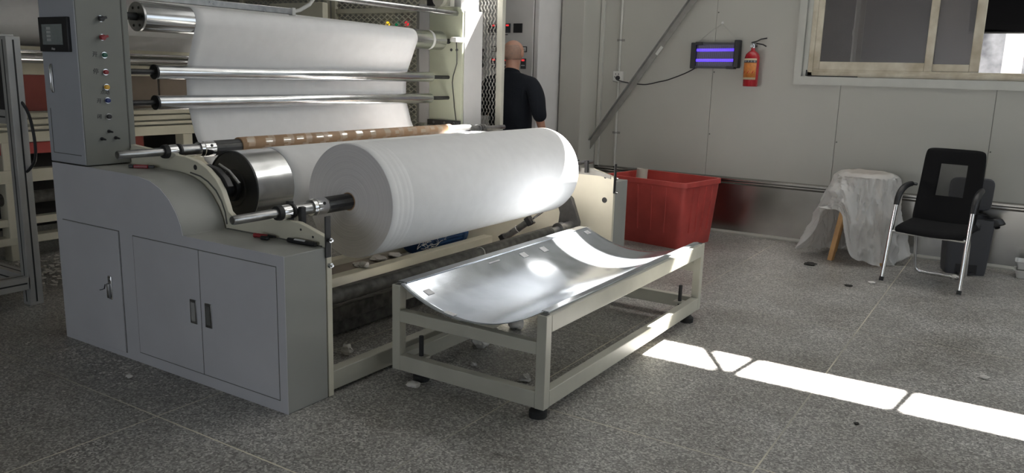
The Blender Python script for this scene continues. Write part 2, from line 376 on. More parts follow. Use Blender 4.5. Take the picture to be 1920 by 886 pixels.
def rects_minus(x0, x1, z0, z1, holes):
    xs = sorted({x0, x1, *[min(max(h[0], x0), x1) for h in holes], *[min(max(h[1], x0), x1) for h in holes]})
    zs = sorted({z0, z1, *[min(max(h[2], z0), z1) for h in holes], *[min(max(h[3], z0), z1) for h in holes]})
    out = []
    for a, b in zip(xs, xs[1:]):
        run = None
        for c, d in zip(zs, zs[1:]):
            inside = any(h[0] <= (a+b)/2 <= h[1] and h[2] <= (c+d)/2 <= h[3] for h in holes)
            if inside:
                if run: out.append((a, b, *run)); run = None
            else: run = (run[0], d) if run else (c, d)
        if run: out.append((a, b, *run))
    return out
WIN = (-1.90, 2.10, 1.60, 3.05)          # window opening in the back wall
CLE = (-5.2, 3.3, 4.745, 5.25)            # high ribbon window that lets the sun in
# back wall: metal sandwich panels side by side over a recessed core
core = MB()
for r in rects_minus(-12.5, 3.5, 0, CZ, [WIN, CLE]): core.box(r[0], r[1], YW+0.012, YW+0.11, r[2], r[3])
wall_back = obj('wall_back', core, 'wall_core', origin=(0, YW, 0)); tag(wall_back, 'back wall of grey metal panels with a shiny kick plate', kind='structure')
seams = [-12.5, -11.45, -10.21, -8.97, -7.73, -6.49, -5.25, -4.01, -2.768, -1.534, -0.278, 0.96, 2.2, 3.5]
for a, b in zip(seams, seams[1:]):
    mb = MB()
    for r in rects_minus(a+0.002, b-0.002, 0.50, CZ, [WIN, CLE]): mb.box(r[0], r[1], YW, YW+0.02, r[2], r[3])
    obj('wall_panel', mb, 'wall', parent=wall_back)
for a, b in zip(seams, seams[1:]):
    obj('kick_plate', MB().box(a+0.001, b-0.001, YW-0.004, YW+0.015, 0.0, 0.515), 'steel_kick', parent=wall_back)
tag(obj('trim_1', MB().prism([(YW+0.002, 0.512), (YW-0.012, 0.512), (YW-0.03, 0.53), (YW-0.03, 0.542), (YW-0.018, 0.546), (YW-0.03, 0.552), (YW-0.03, 0.568), (YW-0.012, 0.582), (YW+0.002, 0.582)], 'x', -4.03, 3.5), 'steel_kick'),
    'metal rail along the wall above the kick plate', kind='structure')
tag(obj('baseboard_back', MB().prism([(YW, 0.0), (YW-0.025, 0.0), (YW-0.025, 0.015), (YW-0.006, 0.035), (YW, 0.035)], 'x', -4.03, 3.5), 'wall_trim'), 'thin metal strip at the foot of the wall', kind='structure')
# screw heads on the seams
for sx_ in (-2.768, -1.534, -0.278):
    for z in (1.0, 1.62, 2.2):
        if sx_ > -1.9 and z > 1.5: continue
        obj('screw', MB().cyl((sx_+0.015, YW+0.001, z), (sx_+0.015, YW-0.004, z), 0.007, 8), 'gap', parent=wall_back)
# clerestory mullions and frame
cl = obj('window_high', MB().box(CLE[0], CLE[1], YW+0.03, YW+0.09, 4.71, 4.745).box(CLE[0], CLE[1], YW+0.03, YW+0.09, 5.25, 5.28), 'win_frame', origin=(0, YW, 4.75)); tag(cl, 'high ribbon window near the roof', kind='structure')
for k in range(-6, 7):
    xm = -0.66 + 0.80*k
    if -1.0 < xm < CLE[1]: obj('mullion', MB().box(xm-0.032, xm+0.032, YW+0.035, YW+0.075, 4.745, 5.25), 'win_frame', parent=cl)
obj('tie_rod', MB().cyl((-1.02, YW+0.10, 4.72), (-0.71, YW+0.10, 5.25), 0.034, 10), 'win_frame', parent=cl)
# other walls
wr = MB()
for r in rects_minus(-4.6, YW+0.1, 0, CZ, [(2.7, 7.3, 1.0, 3.6)]): wr.box(3.5, 3.6, r[0], r[1], r[2], r[3])
tag(obj('wall_right', wr, 'wall'), 'right wall with a wide window opening', kind='structure')
wf = MB()
for r in rects_minus(-12.5, 3.6, 0, CZ, [(-3.3, 0.1, 0.5, 2.5)]): wf.box(r[0], r[1], -4.6, -4.5, r[2], r[3])
tag(obj('wall_front', wf, 'wall'), 'front wall behind the viewer', kind='structure')
tag(obj('wall_left', MB().box(-12.6, -12.5, -4.6, YW+0.1, 0, CZ), 'wall'), 'far left wall', kind='structure')

# ---- wall column boxed in panel and corner strip
tag(obj('wall_column', MB().box(-4.305, -4.04, 7.635, YW, 0, CZ), 'wall', bevel=0.004), 'boxed-in wall column between the control cabinet and the conduit', kind='structure')
tag(obj('trim_2', MB().box(-4.035, -3.995, 8.005, YW+0.002, 0.58, CZ), 'wall_trim', bevel=0.004), 'vertical corner strip beside the column', kind='structure')

# ---- window 1
w1 = obj('window_1', MB().box(-1.965, 2.165, YW-0.024, YW+0.004, 1.524, 1.60).box(-1.965, 2.165, YW-0.024, YW+0.004, 3.05, 3.12)
         .box(-1.965, -1.90, YW-0.024, YW+0.004, 1.60, 3.05).box(2.10, 2.165, YW-0.024, YW+0.004, 1.60, 3.05), 'wall_trim', origin=(0, YW, 1.6))
tag(w1, 'sliding window with an aged cream frame in the back wall', kind='structure')
obj('window_sill', MB().box(-1.90, 2.10, YW-0.012, YW+0.115, 1.585, 1.600), 'wall_trim', parent=w1)
obj('reveal', MB().box(-1.905, -1.855, YW+0.02, YW+0.115, 1.60, 3.05), 'wall_trim', parent=w1)
obj('outer_frame', MB().box(-1.86, -1.81, YW+0.03, YW+0.11, 1.60, 3.05).box(-1.90, 2.10, YW+0.03, YW+0.11, 1.60, 1.645), 'win_frame', parent=w1, bevel=0.004)
obj('track_rail', MB().box(-1.81, 2.10, YW+0.045, YW+0.055, 1.645, 1.665).box(-1.81, 2.10, YW+0.085, YW+0.093, 1.645, 1.665), 'win_frame', parent=w1)
def sash(x0, x1, y, sw0, sw1, zb=1.665, bh=0.075):
    s = obj('sash', MB().box(x0, x0+sw0, y, y+0.03, zb, 3.0).box(x1-sw1, x1, y, y+0.03, zb, 3.0).box(x0+sw0, x1-sw1, y, y+0.03, zb, zb+bh).box(x0+sw0, x1-sw1, y, y+0.03, 2.94, 3.0), 'win_frame', parent=w1, bevel=0.004)
    obj('pane', MB().box(x0+sw0, x1-sw1, y+0.012, y+0.017, zb+bh, 2.94), 'win_glass', parent=s)
sash(-1.81, -0.80, YW+0.040, 0.055, 0.065)
sash(-1.45, -0.44, YW+0.075, 0.045, 0.075, 1.667, 0.065)
obj('gasket', MB().tube([(-1.86, YW+0.02, 1.66), (-1.86, YW+0.012, 1.607), (-1.83, YW+0.012, 1.604), (-1.4, YW+0.012, 1.604)], 0.006, 6), 'black_iron', parent=w1)
# ---- outside the window
tag(obj('roof_outside', MB().box(-6, 9, YW+0.11, 9.75, 3.30, 3.42), 'ceiling'), 'shed roof outside the window', kind='structure')
tag(obj('ground_outside', MB().box(-9, 9, YW+0.12, 24, -0.12, -0.05), 'ground'), 'ground outside the window', kind='structure')
tag(obj('wall_outside', MB().box(-3.2, 4.5, 10.9, 11.1, -0.05, 2.5), 'concrete'), 'blotchy grey wall seen through the open window', kind='structure')
tag(obj('outside_post', MB().box(-0.335, -0.155, 9.9, 10.0, -0.05, 2.8).box(-0.37, -0.12, 9.87, 10.03, -0.05, 0.02), 'outside_white'), 'white post outside the open end of the window', 'post')
sh = thing('window_awning', (0.2, 8.6, 2.0), 'black tarpaulin awning hanging outside the open end of the window', 'awning')
obj('cloth', MB().grid(lambda u, v: (-0.62+2.4*u, 8.42+0.62*(1-v)+0.015*math.sin(19*u), 2.055+0.9*v+0.006*math.sin(31*u)), 40, 10), 'tarp', parent=sh, solid=0.004)
obj('edge_bar', MB().cyl((-0.62, 9.04, 2.055), (1.78, 9.04, 2.055), 0.012, 10), 'black_iron', parent=sh)
tag(obj('drain_pipe', MB().cyl((-1.53, 8.5, -0.05), (-1.53, 8.5, 3.2), 0.03, 14).cyl((-1.53, 8.5, 2.0), (-1.53, 8.5, 2.05), 0.038, 14), 'white_plastic'), 'thin vertical pipe behind the left window pane', 'pipe')

tag(obj('pane_tone_board', MB().box(-1.60, -0.58, 9.30, 9.34, -0.05, 2.75).box(-1.60, -0.58, 9.34, 9.38, 0.2, 0.3).box(-1.60, -0.58, 9.34, 9.38, 2.3, 2.4), mat('grey_board', (0.22, 0.20, 0.20), 0.7, var=0.1)), 'grey board added outside to set the tone seen through the window screen', 'board')  # board added only for the lighter grey tone behind the pane
tag(obj('pane_shade_sheet', MB().grid(lambda u, v: (-2.7+1.07*u, 9.36+0.03*math.sin(14*u), -0.05+2.8*v), 24, 2), 'tarp', solid=0.01), 'dark sheet added to stand for the shade behind the left end of the window', 'sheet')  # sheet added where there is only shade behind the left pane
# ---- conduit, socket, brace
cd = thing('conduit', (-3.80, YW-0.015, 0.58), 'slim vertical wall conduit running up from the red tub', 'conduit')
obj('tube', MB().cyl((-3.80, YW-0.016, 0.585), (-3.80, YW-0.016, CZ), 0.014, 12), 'wall_trim', parent=cd)
for z in (0.95, 1.93, 2.9): obj('clip', MB().cyl((-3.80, YW-0.016, z-0.01), (-3.80, YW-0.016, z+0.01), 0.018, 12).box(-3.845, -3.755, YW-0.006, YW, z-0.012, z+0.012), 'brace_steel', parent=cd)
sk = thing('power_socket', (-3.80, YW, 1.5), 'white double wall socket on the conduit with a black plug', 'socket')
obj('back_box', MB().box(-3.855, -3.745, YW-0.045, YW, 1.495, 1.605), 'white_plastic', parent=sk, bevel=0.005)
obj('face_plate', MB().box(-3.848, -3.752, YW-0.05, YW-0.045, 1.502, 1.598), 'white_plastic', parent=sk, bevel=0.002)
for dx, z in ((-0.02, 1.575), (0.015, 1.575), (-0.03, 1.545)): obj('slot', MB().box(-3.80+dx-0.003, -3.80+dx+0.003, YW-0.052, YW-0.049, z-0.008, z+0.008), 'black', parent=sk)
pc = thing('mains_lead', (-3.79, YW-0.06, 1.53), 'black power cord sagging along the wall to the insect killer', 'mains lead')
obj('plug', MB().lathe((-3.79, YW-0.051, 1.535), (0, -1, 0), [(0, 0.0), (0, 0.024), (0.02, 0.022), (0.045, 0.012), (0.05, 0)], 14), 'black', parent=pc)
crd = [(-3.79, -0.095, 1.53), (-3.782, -0.09, 1.515), (-3.735, -0.05, 1.498), (-3.64, -0.025, 1.481), (-3.56, -0.02, 1.476), (-3.486, -0.018, 1.474), (-3.41, -0.018, 1.487), (-3.337, -0.018, 1.506), (-3.26, -0.018, 1.522), (-3.181, -0.018, 1.549), (-3.052, -0.02, 1.60), (-2.96, -0.035, 1.645), (-2.935, -0.04, 1.66)]
cc = []
for i in range(len(crd)-1):
    p0, p1, p2, p3 = [Vector(crd[min(max(i+k, 0), len(crd)-1)]) for k in (-1, 0, 1, 2)]
    for t in (0, .33, .66): cc.append(0.5*((2*p1)+(p2-p0)*t+(2*p0-5*p1+4*p2-p3)*t*t+(3*p1-p0-3*p2+p3)*t**3))
cc.append(Vector(crd[-1]))
obj('cable', MB().tube([(p.x, YW+p.y, p.z) for p in cc], 0.006, 8), 'black', parent=pc)
br = thing('wall_brace', (-4.09, 7.9, 0.70), 'grey steel angle brace running diagonally up the back wall', 'brace')
bA, bB = Vector((-4.15, 7.90, 0.66)), Vector((-1.336, 7.90, 4.60)); bd = (bB-bA).normalized(); bn = Vector((-bd.z, 0, bd.x))
q = [bA+bn*0.032, bA-bn*0.032, bB-bn*0.032, bB+bn*0.032]
mb = MB(); e_ = Vector((0, 0.005, 0))
mb.add([p+k for k in (Vector(), e_) for p in q], [(0, 1, 2, 3), (7, 6, 5, 4), (0, 4, 5, 1), (1, 5, 6, 2), (2, 6, 7, 3), (3, 7, 4, 0)])
obj('wide_flange', mb, 'brace_steel', parent=br)
mb = MB(); q2 = [bA+bn*0.032, bA+bn*0.026, bB+bn*0.026, bB+bn*0.032]; e2 = Vector((0, -0.05, 0))
mb.add([p+k for k in (Vector(), e2) for p in q2], [(0, 1, 2, 3), (7, 6, 5, 4), (0, 4, 5, 1), (1, 5, 6, 2), (2, 6, 7, 3), (3, 7, 4, 0)])
obj('side_flange', mb, 'brace_steel', parent=br)
obj('foot_plate', MB().box(-4.22, -4.06, 7.86, 7.93, 0.56, 0.72).box(-4.22, -4.17, 7.90, YW, 0.58, 0.70), 'brace_steel', parent=br)
jp = bA + bd*1.44
obj('bolt_plate', MB().obox(jp-bd*0.05+Vector((0, -0.003, 0))-bn*0.02, jp+bd*0.05+Vector((0, -0.003, 0))-bn*0.02, 0.006, 0.03, upv=bn), 'white_plastic', parent=br)

# ---- insect killer
zk = thing('insect_killer', (-2.74, YW, 1.65), 'black insect killer lamp with two glowing violet tubes on the wall', 'insect lamp')
obj('side_panel', MB().box(-2.985, -2.93, YW-0.085, YW-0.005, 1.65, 1.905), 'black', parent=zk, bevel=0.008)
obj('side_panel', MB().box(-2.545, -2.49, YW-0.085, YW-0.005, 1.662, 1.932), 'black', parent=zk, bevel=0.008)
for z in (1.655, 1.885): obj('rail', MB().box(-2.94, -2.53, YW-0.08, YW-0.01, z, z+0.022), 'dark_grey_plastic', parent=zk, bevel=0.003)
obj('corner_piece', MB().box(-2.94, -2.86, YW-0.088, YW-0.004, 1.88, 1.91), 'black', parent=zk, bevel=0.004)
obj('corner_piece', MB().box(-2.61, -2.53, YW-0.088, YW-0.004, 1.652, 1.68), 'black', parent=zk, bevel=0.004)
for z in (1.735, 1.835): obj('lamp_tube', MB().cyl((-2.935, YW-0.05, z-0.003), (-2.54, YW-0.05, z+0.003), 0.014, 14), 'uv', parent=zk)
obj('reflector', MB().box(-2.93, -2.545, YW-0.014, YW-0.008, 1.665, 1.90), 'dark_grey_plastic', parent=zk)
g_ = obj('grille_wire', MB().cyl((-2.915, YW-0.078, 1.675), (-2.915, YW-0.078, 1.89), 0.0016, 6), 'galv', parent=zk)
for k in range(1, 38): inst(g_, 'grille_wire', zk, (k*0.00985, 0, 0))
ch = obj('chain', MB().tube([(-2.94, YW-0.03, 1.905), (-2.82, YW-0.02, 2.01), (-2.705, YW-0.012, 2.09)], 0.0028, 6).tube([(-2.705, YW-0.012, 2.09), (-2.6, YW-0.02, 1.99), (-2.515, YW-0.03, 1.925)], 0.0028, 6), 'galv', parent=zk)
tag(obj('wall_hook', MB().cyl((-2.705, YW, 2.10), (-2.705, YW-0.006, 2.10), 0.013, 12).tube([(-2.705, YW-0.005, 2.105), (-2.705, YW-0.03, 2.10), (-2.705, YW-0.03, 2.088), (-2.705, YW-0.012, 2.083)], 0.004, 8), 'white_plastic'), 'small white hook that holds the insect killer chain', 'hook')

# ---- fire extinguisher
fx, fy = -2.355, YW-0.085
fe = thing('fire_extinguisher', (fx, fy, 1.49), 'red fire extinguisher with an orange label hung on the wall', 'extinguisher')
obj('cylinder', MB().lathe((fx, fy, 1.49), (0, 0, 1), [(0, 0), (0, 0.066), (0.006, 0.071), (0.275, 0.071), (0.305, 0.062), (0.328, 0.040), (0.342, 0.020), (0.365, 0.018), (0.365, 0)], 36), 'red_paint', parent=fe)
def wrap_label(z0, z1, a0, a1, r, m, nm):
    return obj(nm, MB().grid(lambda u, v: (fx+r*math.cos(a0+(a1-a0)*u), fy+r*math.sin(a0+(a1-a0)*u), z0+(z1-z0)*v), 18, 1), m, parent=fe, solid=0.0006)
A0, A1 = -PI*0.93, -PI*0.20
lb = wrap_label(1.555, 1.755, A0, A1, 0.0718, 'label_cream', 'label')
wrap_label(1.575, 1.715, A0+0.04, A1-0.04, 0.0724, 'label_orange', 'label_panel'); wrap_label(1.715, 1.738, A0+0.02, A1-0.02, 0.0724, 'label_dark', 'label_band')
mbt = MB()
for k, chh in enumerate('干粉灭火器'):
    a = A0 + (A1-A0)*(0.14+0.18*k); nrm = Vector((math.cos(a), math.sin(a), 0))
    t = text_mb(chh, 0.018, face_matrix(Vector((fx, fy, 1.7265))+nrm*0.0731, nrm)); mbt.add(t.v, t.f)
obj('label_text', mbt, 'white_print', parent=fe)
mbt = MB()
for k in range(3):
    a = A0 + (A1-A0)*(0.25+0.27*k); nrm = Vector((math.cos(a), math.sin(a), 0)); tx = Vector((-math.sin(a), math.cos(a), 0)); c0 = Vector((fx, fy, 1.625))+nrm*0.0729
    mbt.obox(c0-tx*0.006-Vector((0, 0, 0.012)), c0+tx*0.006+Vector((0, 0, 0.012)), 0.006, 0.001, upv=nrm)
obj('label_mark', mbt, 'red_paint', parent=fe)
obj('valve', MB().cyl((fx, fy, 1.853), (fx, fy, 1.895), 0.016, 14).box(fx-0.012, fx+0.03, fy-0.012, fy+0.012, 1.885, 1.905), 'chrome', parent=fe)
obj('gauge', MB().cyl((fx-0.006, fy-0.014, 1.872), (fx-0.006, fy-0.036, 1.872), 0.018, 18), 'chrome', parent=fe)
obj('gauge_face', MB().cyl((fx-0.006, fy-0.036, 1.872), (fx-0.006, fy-0.0375, 1.872), 0.014, 18), 'white_print', parent=fe)
obj('lever', MB().tube([(fx-0.02, fy, 1.905), (fx+0.03, fy, 1.918), (fx+0.07, fy, 1.938), (fx+0.125, fy, 1.948)], 0.006, 8), 'black', parent=fe)
obj('carry_handle', MB().tube([(fx+0.0, fy, 1.90), (fx+0.05, fy, 1.895), (fx+0.09, fy, 1.888), (fx+0.125, fy, 1.870)], 0.006, 8), 'black', parent=fe)
obj('hanger', MB().box(fx-0.015, fx+0.015, fy+0.02, YW, 1.865, 1.885), 'black_iron', parent=fe)

# ================================================================== WINDING MACHINE
Y0, Y1 = 2.35, 5.92                      # outer faces of the two side cabinets
mc = thing('winding_machine', (-3.6, 4.1, 0), 'large grey and cream fabric winding machine with control tower and polished rollers', 'machine')
prof_cab = [(-4.51, 0.0), (-4.51, 1.005), (-4.15, 1.005), (-3.90, 1.002), (-3.72, 0.997), (-3.62, 0.982), (-3.54, 0.952), (-3.475, 0.905), (-3.425, 0.845), (-3.395, 0.79), (-3.38, 0.738), (-2.673, 0.738), (-2.673, 0.0)]
prof_plate = [(-4.50, 0.0), (-4.50, 1.12), (-4.22, 1.113), (-3.93, 1.092), (-3.70, 1.078), (-3.60, 1.062), (-3.52, 1.03), (-3.455, 0.985), (-3.41, 0.93), (-3.378, 0.86), (-3.365, 0.825), (-3.335, 0.806), (-3.28, 0.806), (-2.95, 0.832), (-2.86, 0.832), (-2.69, 0.786), (-2.672, 0.77), (-2.672, 0.0)]
def arc_smooth(prof, n=3):
    return prof
for (ya, yb, pa, pb) in ((Y0, 2.598, 2.604, 2.636), (5.70, Y1, 5.664, 5.696)):
    near = ya < 3
    cab = obj('side_cabinet', MB().prism(prof_cab, 'y', ya, yb, smooth=True), 'grey_paint', parent=mc, bevel=0.004)
    pl = obj('side_plate', MB().prism(prof_plate, 'y', pa, pb), 'cream', parent=mc, bevel=0.003)
    yo = pa-0.001 if near else pa-0.001
    obj('plate_hole', MB().cyl((-3.61, yo, 1.03) if near else (-2.747, yo, 0.594), (-3.61, yo+0.004, 1.03) if near else (-2.747, yo+0.004, 0.594), 0.014 if near else 0.022, 18), 'dark_inside', parent=pl)
    for xq, zq in (((-2.84, 0.80), (-2.76, 0.775)) if near else ((-2.95, 0.80), (-2.84, 0.80), (-2.75, 0.775))):
        obj('bolt', MB().cyl((xq, yo, zq), (xq, yo+0.004, zq), 0.006 if near else 0.011, 12), 'dark_inside', parent=pl)
    if not near:
        obj('bearing_strip', MB().prism([(-3.05, 0.832), (-2.86, 0.832), (-2.70, 0.79), (-2.70, 0.765), (-2.79, 0.782), (-3.05, 0.782)], 'y', pa-0.008, pa), 'brace_steel', parent=pl)
    if near:
        # front doors
        obj('front_panel', MB().prism(prof_cab, 'y', ya-0.002, ya+0.001, smooth=False), 'blue_grey', parent=cab)
        yd = ya-0.0045
        def door(x0, x1, z0, z1, ym=yd):
            return obj('door', MB().box(x0, x1, ym, ya+0.002, z0, z1), 'blue_grey', parent=cab, bevel=0.002)
        gapm = MB()
        for x0, x1, z0, z1 in ((-4.450, -3.912, 0.028, 0.695), (-3.797, -2.722, 0.055, 0.687)): gapm.box(x0, x1, ya-0.0026, ya+0.001, z0, z1)
        obj('door_gap', gapm, 'gap', parent=cab)
        door(-4.446, -3.917, 0.032, 0.691, ya-0.010); door(-3.793, -3.269, 0.059, 0.683); door(-3.263, -2.726, 0.059, 0.683)
        obj('gap_shadow_strip', MB().box(-3.917, -3.912, ya-0.003, ya, 0.03, 0.69), 'gap', parent=cab)
        hx = -4.014
        obj('lever_lock', MB().box(hx-0.016, hx+0.016, ya-0.016, ya-0.009, 0.31, 0.44), 'chrome', parent=cab, bevel=0.004)
        obj('lever_handle', MB().box(hx-0.009, hx+0.009, ya-0.030, ya-0.016, 0.32, 0.40).cyl((hx, ya-0.02, 0.42), (hx, ya-0.01, 0.42), 0.011, 14), 'steel', parent=cab, bevel=0.003)
        obj('cord_loop', MB().tube([(-4.115, ya-0.013, 0.345), (-4.09, ya-0.014, 0.352), (-4.07, ya-0.014, 0.36), (-4.06, ya-0.014, 0.385)], 0.0022, 6), 'black', parent=cab)
        for hx in (-3.322, -3.208):
            h = obj('recessed_pull', MB().box(hx-0.025, hx+0.025, ya-0.008, ya-0.003, 0.308, 0.430), 'steel', parent=cab, bevel=0.002)
            obj('pull_recess', MB().box(hx-0.015, hx+0.015, ya-0.0095, ya-0.0075, 0.322, 0.416), 'gap' if hx > -3.3 else 'alu_profile', parent=cab)
        obj('cover_edge', MB().box(-4.05, -3.4, 2.594, 2.604, 0.70, 0.738).box(-3.37, -2.70, 2.594, 2.604, 0.70, 0.741), 'gap', parent=cab)
        # slot line of the curved cover on the plate
        arc = [(-3.68, 1.0), (-3.60, 0.988), (-3.54, 0.965), (-3.48, 0.925), (-3.44, 0.875), (-3.415, 0.82), (-3.405, 0.76)]
        obj('cover_seam', MB().tube([(x+0.03, 2.602, z) for x, z in arc], 0.004, 6), 'gap', parent=pl)
        obj('spring_clip', MB().box(-3.435, -3.40, 2.57, 2.604, 0.742, 0.775).cyl((-3.435, 2.585, 0.752), (-3.395, 2.585, 0.752), 0.012, 10), 'black', parent=cab)
    # black guard bar with bolts on the front edge of the plate
    gb = obj('guard_bar', MB().box(-2.672, -2.664, pa-0.012, pa+0.022, 0.69 if near else 0.655, 0.884), 'black_iron', parent=mc, bevel=0.002)
    for zb in ((0.772, 0.652) if near else (0.772, 0.662)):
        obj('bolt', MB().cyl((-2.664, pa+0.008, zb), (-2.650, pa+0.008, zb), 0.012, 6).cyl((-2.650, pa+0.008, zb), (-2.640, pa+0.008, zb), 0.006, 10), 'chrome', parent=gb)
    if False: obj('spacer_rod', MB().cyl((-2.668, pa+0.005, 0.884), (-2.668, pa+0.005, 1.32), 0.006, 8), 'galv', parent=gb)

# control tower (near) and frame tower (far)
ct = obj('control_tower', MB().box(-4.512, -4.168, Y0, 2.60, 1.010, 2.07), 'tower_grey_dim', parent=mc, bevel=0.004)
obj('tower_front', MB().box(-4.508, -4.172, Y0-0.004, Y0+0.002, 1.014, 2.066), 'tower_front', parent=ct, bevel=0.002)
obj('tower_back_plate', MB().box(-4.60, -4.166, 2.603, 2.634, 1.09, 2.07), 'tower_grey_dim', parent=ct, bevel=0.002)
obj('edge_gap', MB().box(-4.40, -4.1665, 2.598, 2.605, 1.09, 2.07), 'gap', parent=ct)
obj('panel_line', MB().box(-4.47, -4.205, Y0-0.0055, Y0-0.003, 1.060, 1.064).box(-4.474, -4.470, Y0-0.0055, Y0-0.003, 1.060, 1.30), 'gap', parent=ct)
hm = obj('touch_panel', MB().box(-4.492, -4.214, Y0-0.022, Y0-0.003, 1.597, 1.774), 'black', parent=ct, bevel=0.004)
obj('screen', MB().box(-4.456, -4.263, Y0-0.0235, Y0-0.0215, 1.633, 1.737), 'display', parent=hm)
for k in range(4):
    z = 1.716-0.0195*k
    obj('value_cell', MB().box(-4.412, -4.372, Y0-0.0245, Y0-0.0232, z-0.007, z+0.007), 'display_light', parent=hm)
    obj('value_cell', MB().box(-4.442, -4.420, Y0-0.0245, Y0-0.0232, z-0.004, z+0.004), 'display_dark', parent=hm)
obj('value_cell', MB().box(-4.305, -4.272, Y0-0.0245, Y0-0.0232, 1.640, 1.648), 'display_dark', parent=hm)
t = text_mb('Xinje', 0.016, face_matrix((-4.36, Y0-0.0225, 1.612), (0, -1, 0))); obj('maker_mark', t, 'white_print', parent=hm)
obj('door_handle', MB().box(-4.437, -4.417, Y0-0.012, Y0-0.003, 1.385, 1.535), 'steel', parent=ct, bevel=0.006)
obj('door_handle_grip', MB().box(-4.431, -4.423, Y0-0.018, Y0-0.011, 1.395, 1.525), 'chrome', parent=ct, bevel=0.003)
XF = -4.168
def button(z, y, m, r=0.0125, knob=False):
    bz = obj('button_bezel', MB().cyl((XF, y, z), (XF+0.008, y, z), 0.0165, 20), 'chrome', parent=ct)
    if knob: obj('selector_knob', MB().cyl((XF+0.008, y, z), (XF+0.022, y, z), 0.0145, 18).obox((XF+0.028, y-0.017, z-0.006), (XF+0.028, y+0.02, z+0.008), 0.012, 0.011, upv=(1, 0, 0)), m, parent=ct)
    else: obj('push_button', MB().lathe((XF+0.006, y, z), (1, 0, 0), [(0, r), (0.010, r), (0.013, r*0.85), (0.014, 0)], 20), m, parent=ct)
button(1.773, 2.479, 'black', knob=True); button(1.678, 2.480, 'red_btn', knob=True)
for z, m in ((1.587, 'green'), (1.499, 'red_btn'), (1.421, 'yellow'), (1.351, 'blue_btn'), (1.266, 'black')): button(z, 2.486, m)
for y, z in ((2.484, 1.187), (2.442, 1.149), (2.520, 1.151)):
    obj('toggle_switch', MB().cyl((XF, y, z), (XF+0.006, y, z), 0.009, 14).tube([(XF+0.006, y, z), (XF+0.03, y+0.004, z-0.003)], [0.006, 0.0045], 10), 'black', parent=ct)
for txt, y, z, sz in (('开', 2.438, 1.588, 0.030), ('停', 2.436, 1.500, 0.032), ('点动', 2.478, 1.392, 0.026), ('开', 2.442, 1.348, 0.026), ('闭', 2.438, 1.266, 0.026)):
    obj('handwritten_mark', text_mb(txt, sz, face_matrix((XF+0.0005, y, z), (1, 0, 0), (0, 0.08, 1))), 'ink', parent=ct)

ft = obj('frame_tower', MB().box(-4.52, -4.155, 5.70, 5.965, 1.005, 2.065), 'white_paint', parent=mc, bevel=0.004)
obj('tower_plate', MB().prism([(-4.51, 1.10), (-4.51, 2.09), (-4.20, 2.09), (-4.157, 2.045), (-4.157, 1.10)], 'y', 5.664, 5.695), 'green_cream', parent=ft, bevel=0.003)
obj('tower_foot', MB().box(-4.515, -4.16, 5.645, 5.664, 1.085, 1.135), 'dark_steel', parent=ft, bevel=0.002)
for xq in (-4.44, -4.32, -4.22): obj('bolt', MB().cyl((xq, 5.640, 1.112), (xq, 5.646, 1.112), 0.012, 6), 'steel', parent=ft)
obj('plate_flange', MB().box(-4.62, -4.512, 5.66, 5.70, 1.10, 2.12), 'cabinet_grey', parent=ft)
obj('plate_edge', MB().box(-4.645, -4.62, 5.655, 5.70, 1.10, 2.12), 'brace_steel', parent=ft)
obj('top_post', MB().box(-4.34, -4.20, 5.70, 5.96, 2.065, 2.42), 'white_paint', parent=ft, bevel=0.003)
obj('winch_motor', MB().cyl((-4.33, 5.55, 2.15), (-4.33, 5.69, 2.15), 0.06, 20).box(-4.40, -4.24, 5.60, 5.66, 2.09, 2.15), 'cream_grey', parent=ft)
obj('junction_box', MB().box(-4.49, -4.42, 5.60, 5.66, 2.10, 2.16), 'black', parent=ft)
for xq, zq in ((-4.27, 1.735), (-4.21, 1.735)): obj('bolt', MB().cyl((xq, 5.66, zq), (xq, 5.664, zq), 0.012, 12), 'dark_inside', parent=ft)
obj('load_cell', MB().box(-4.19, -4.14, 5.55, 5.68, 1.795, 1.835).box(-4.24, -4.19, 5.60, 5.64, 1.80, 1.83), 'white_plastic', parent=ft, bevel=0.003)
obj('sensor_cable', MB().tube([(-4.17, 5.60, 1.80), (-4.185, 5.63, 1.70), (-4.20, 5.65, 1.62), (-4.24, 5.655, 1.52), (-4.25, 5.655, 1.46), (-4.235, 5.655, 1.35), (-4.225, 5.655, 1.25), (-4.205, 5.655, 1.14)], 0.004, 7), 'black', parent=ft)

# rollers across the frame
RX = -4.30
def guide_roller(nm, z, ya, yb, r, cap, m, stub_r=0.016, x=RX):
    rl = obj(nm, MB().lathe((x, ya, z), (0, 1, 0), [(0, r*0.96), (0.006, r), (yb-ya-0.006, r), (yb-ya, r*0.96), (yb-ya, 0)], 40), m, parent=mc)
    obj('end_cap', MB().lathe((x, ya-0.004, z), (0, 1, 0), [(0, 0), (0, r*1.04), (0.012, r*1.04), (0.012, 0)], 32), cap, parent=rl)
    obj('stub_axle', MB().cyl((x, 2.634, z), (x, ya, z), stub_r, 14), 'black_iron', parent=rl)
    obj('stub_axle', MB().cyl((x, yb, z), (x, 5.664, z), stub_r, 14), 'black_iron', parent=rl)
    return rl
r1 = guide_roller('tension_roller', 1.806, 2.775, 5.545, 0.078, 'steel', 'roller', 0.022)
for k in range(6):
    a = k*PI/3; obj('cap_hole', MB().cyl((RX+0.055*math.cos(a), 2.769, 1.806+0.055*math.sin(a)), (RX+0.055*math.cos(a), 2.7725, 1.806+0.055*math.sin(a)), 0.008, 10), 'dark_inside', parent=r1)
obj('tape_band', MB().lathe((RX, 5.36, 1.806), (0, 1, 0), [(0, 0.0785), (0.03, 0.0785)], 40), 'white_plastic', parent=r1)
guide_roller('guide_roller', 1.503, 2.862, 5.425, 0.041, 'black', 'roller')
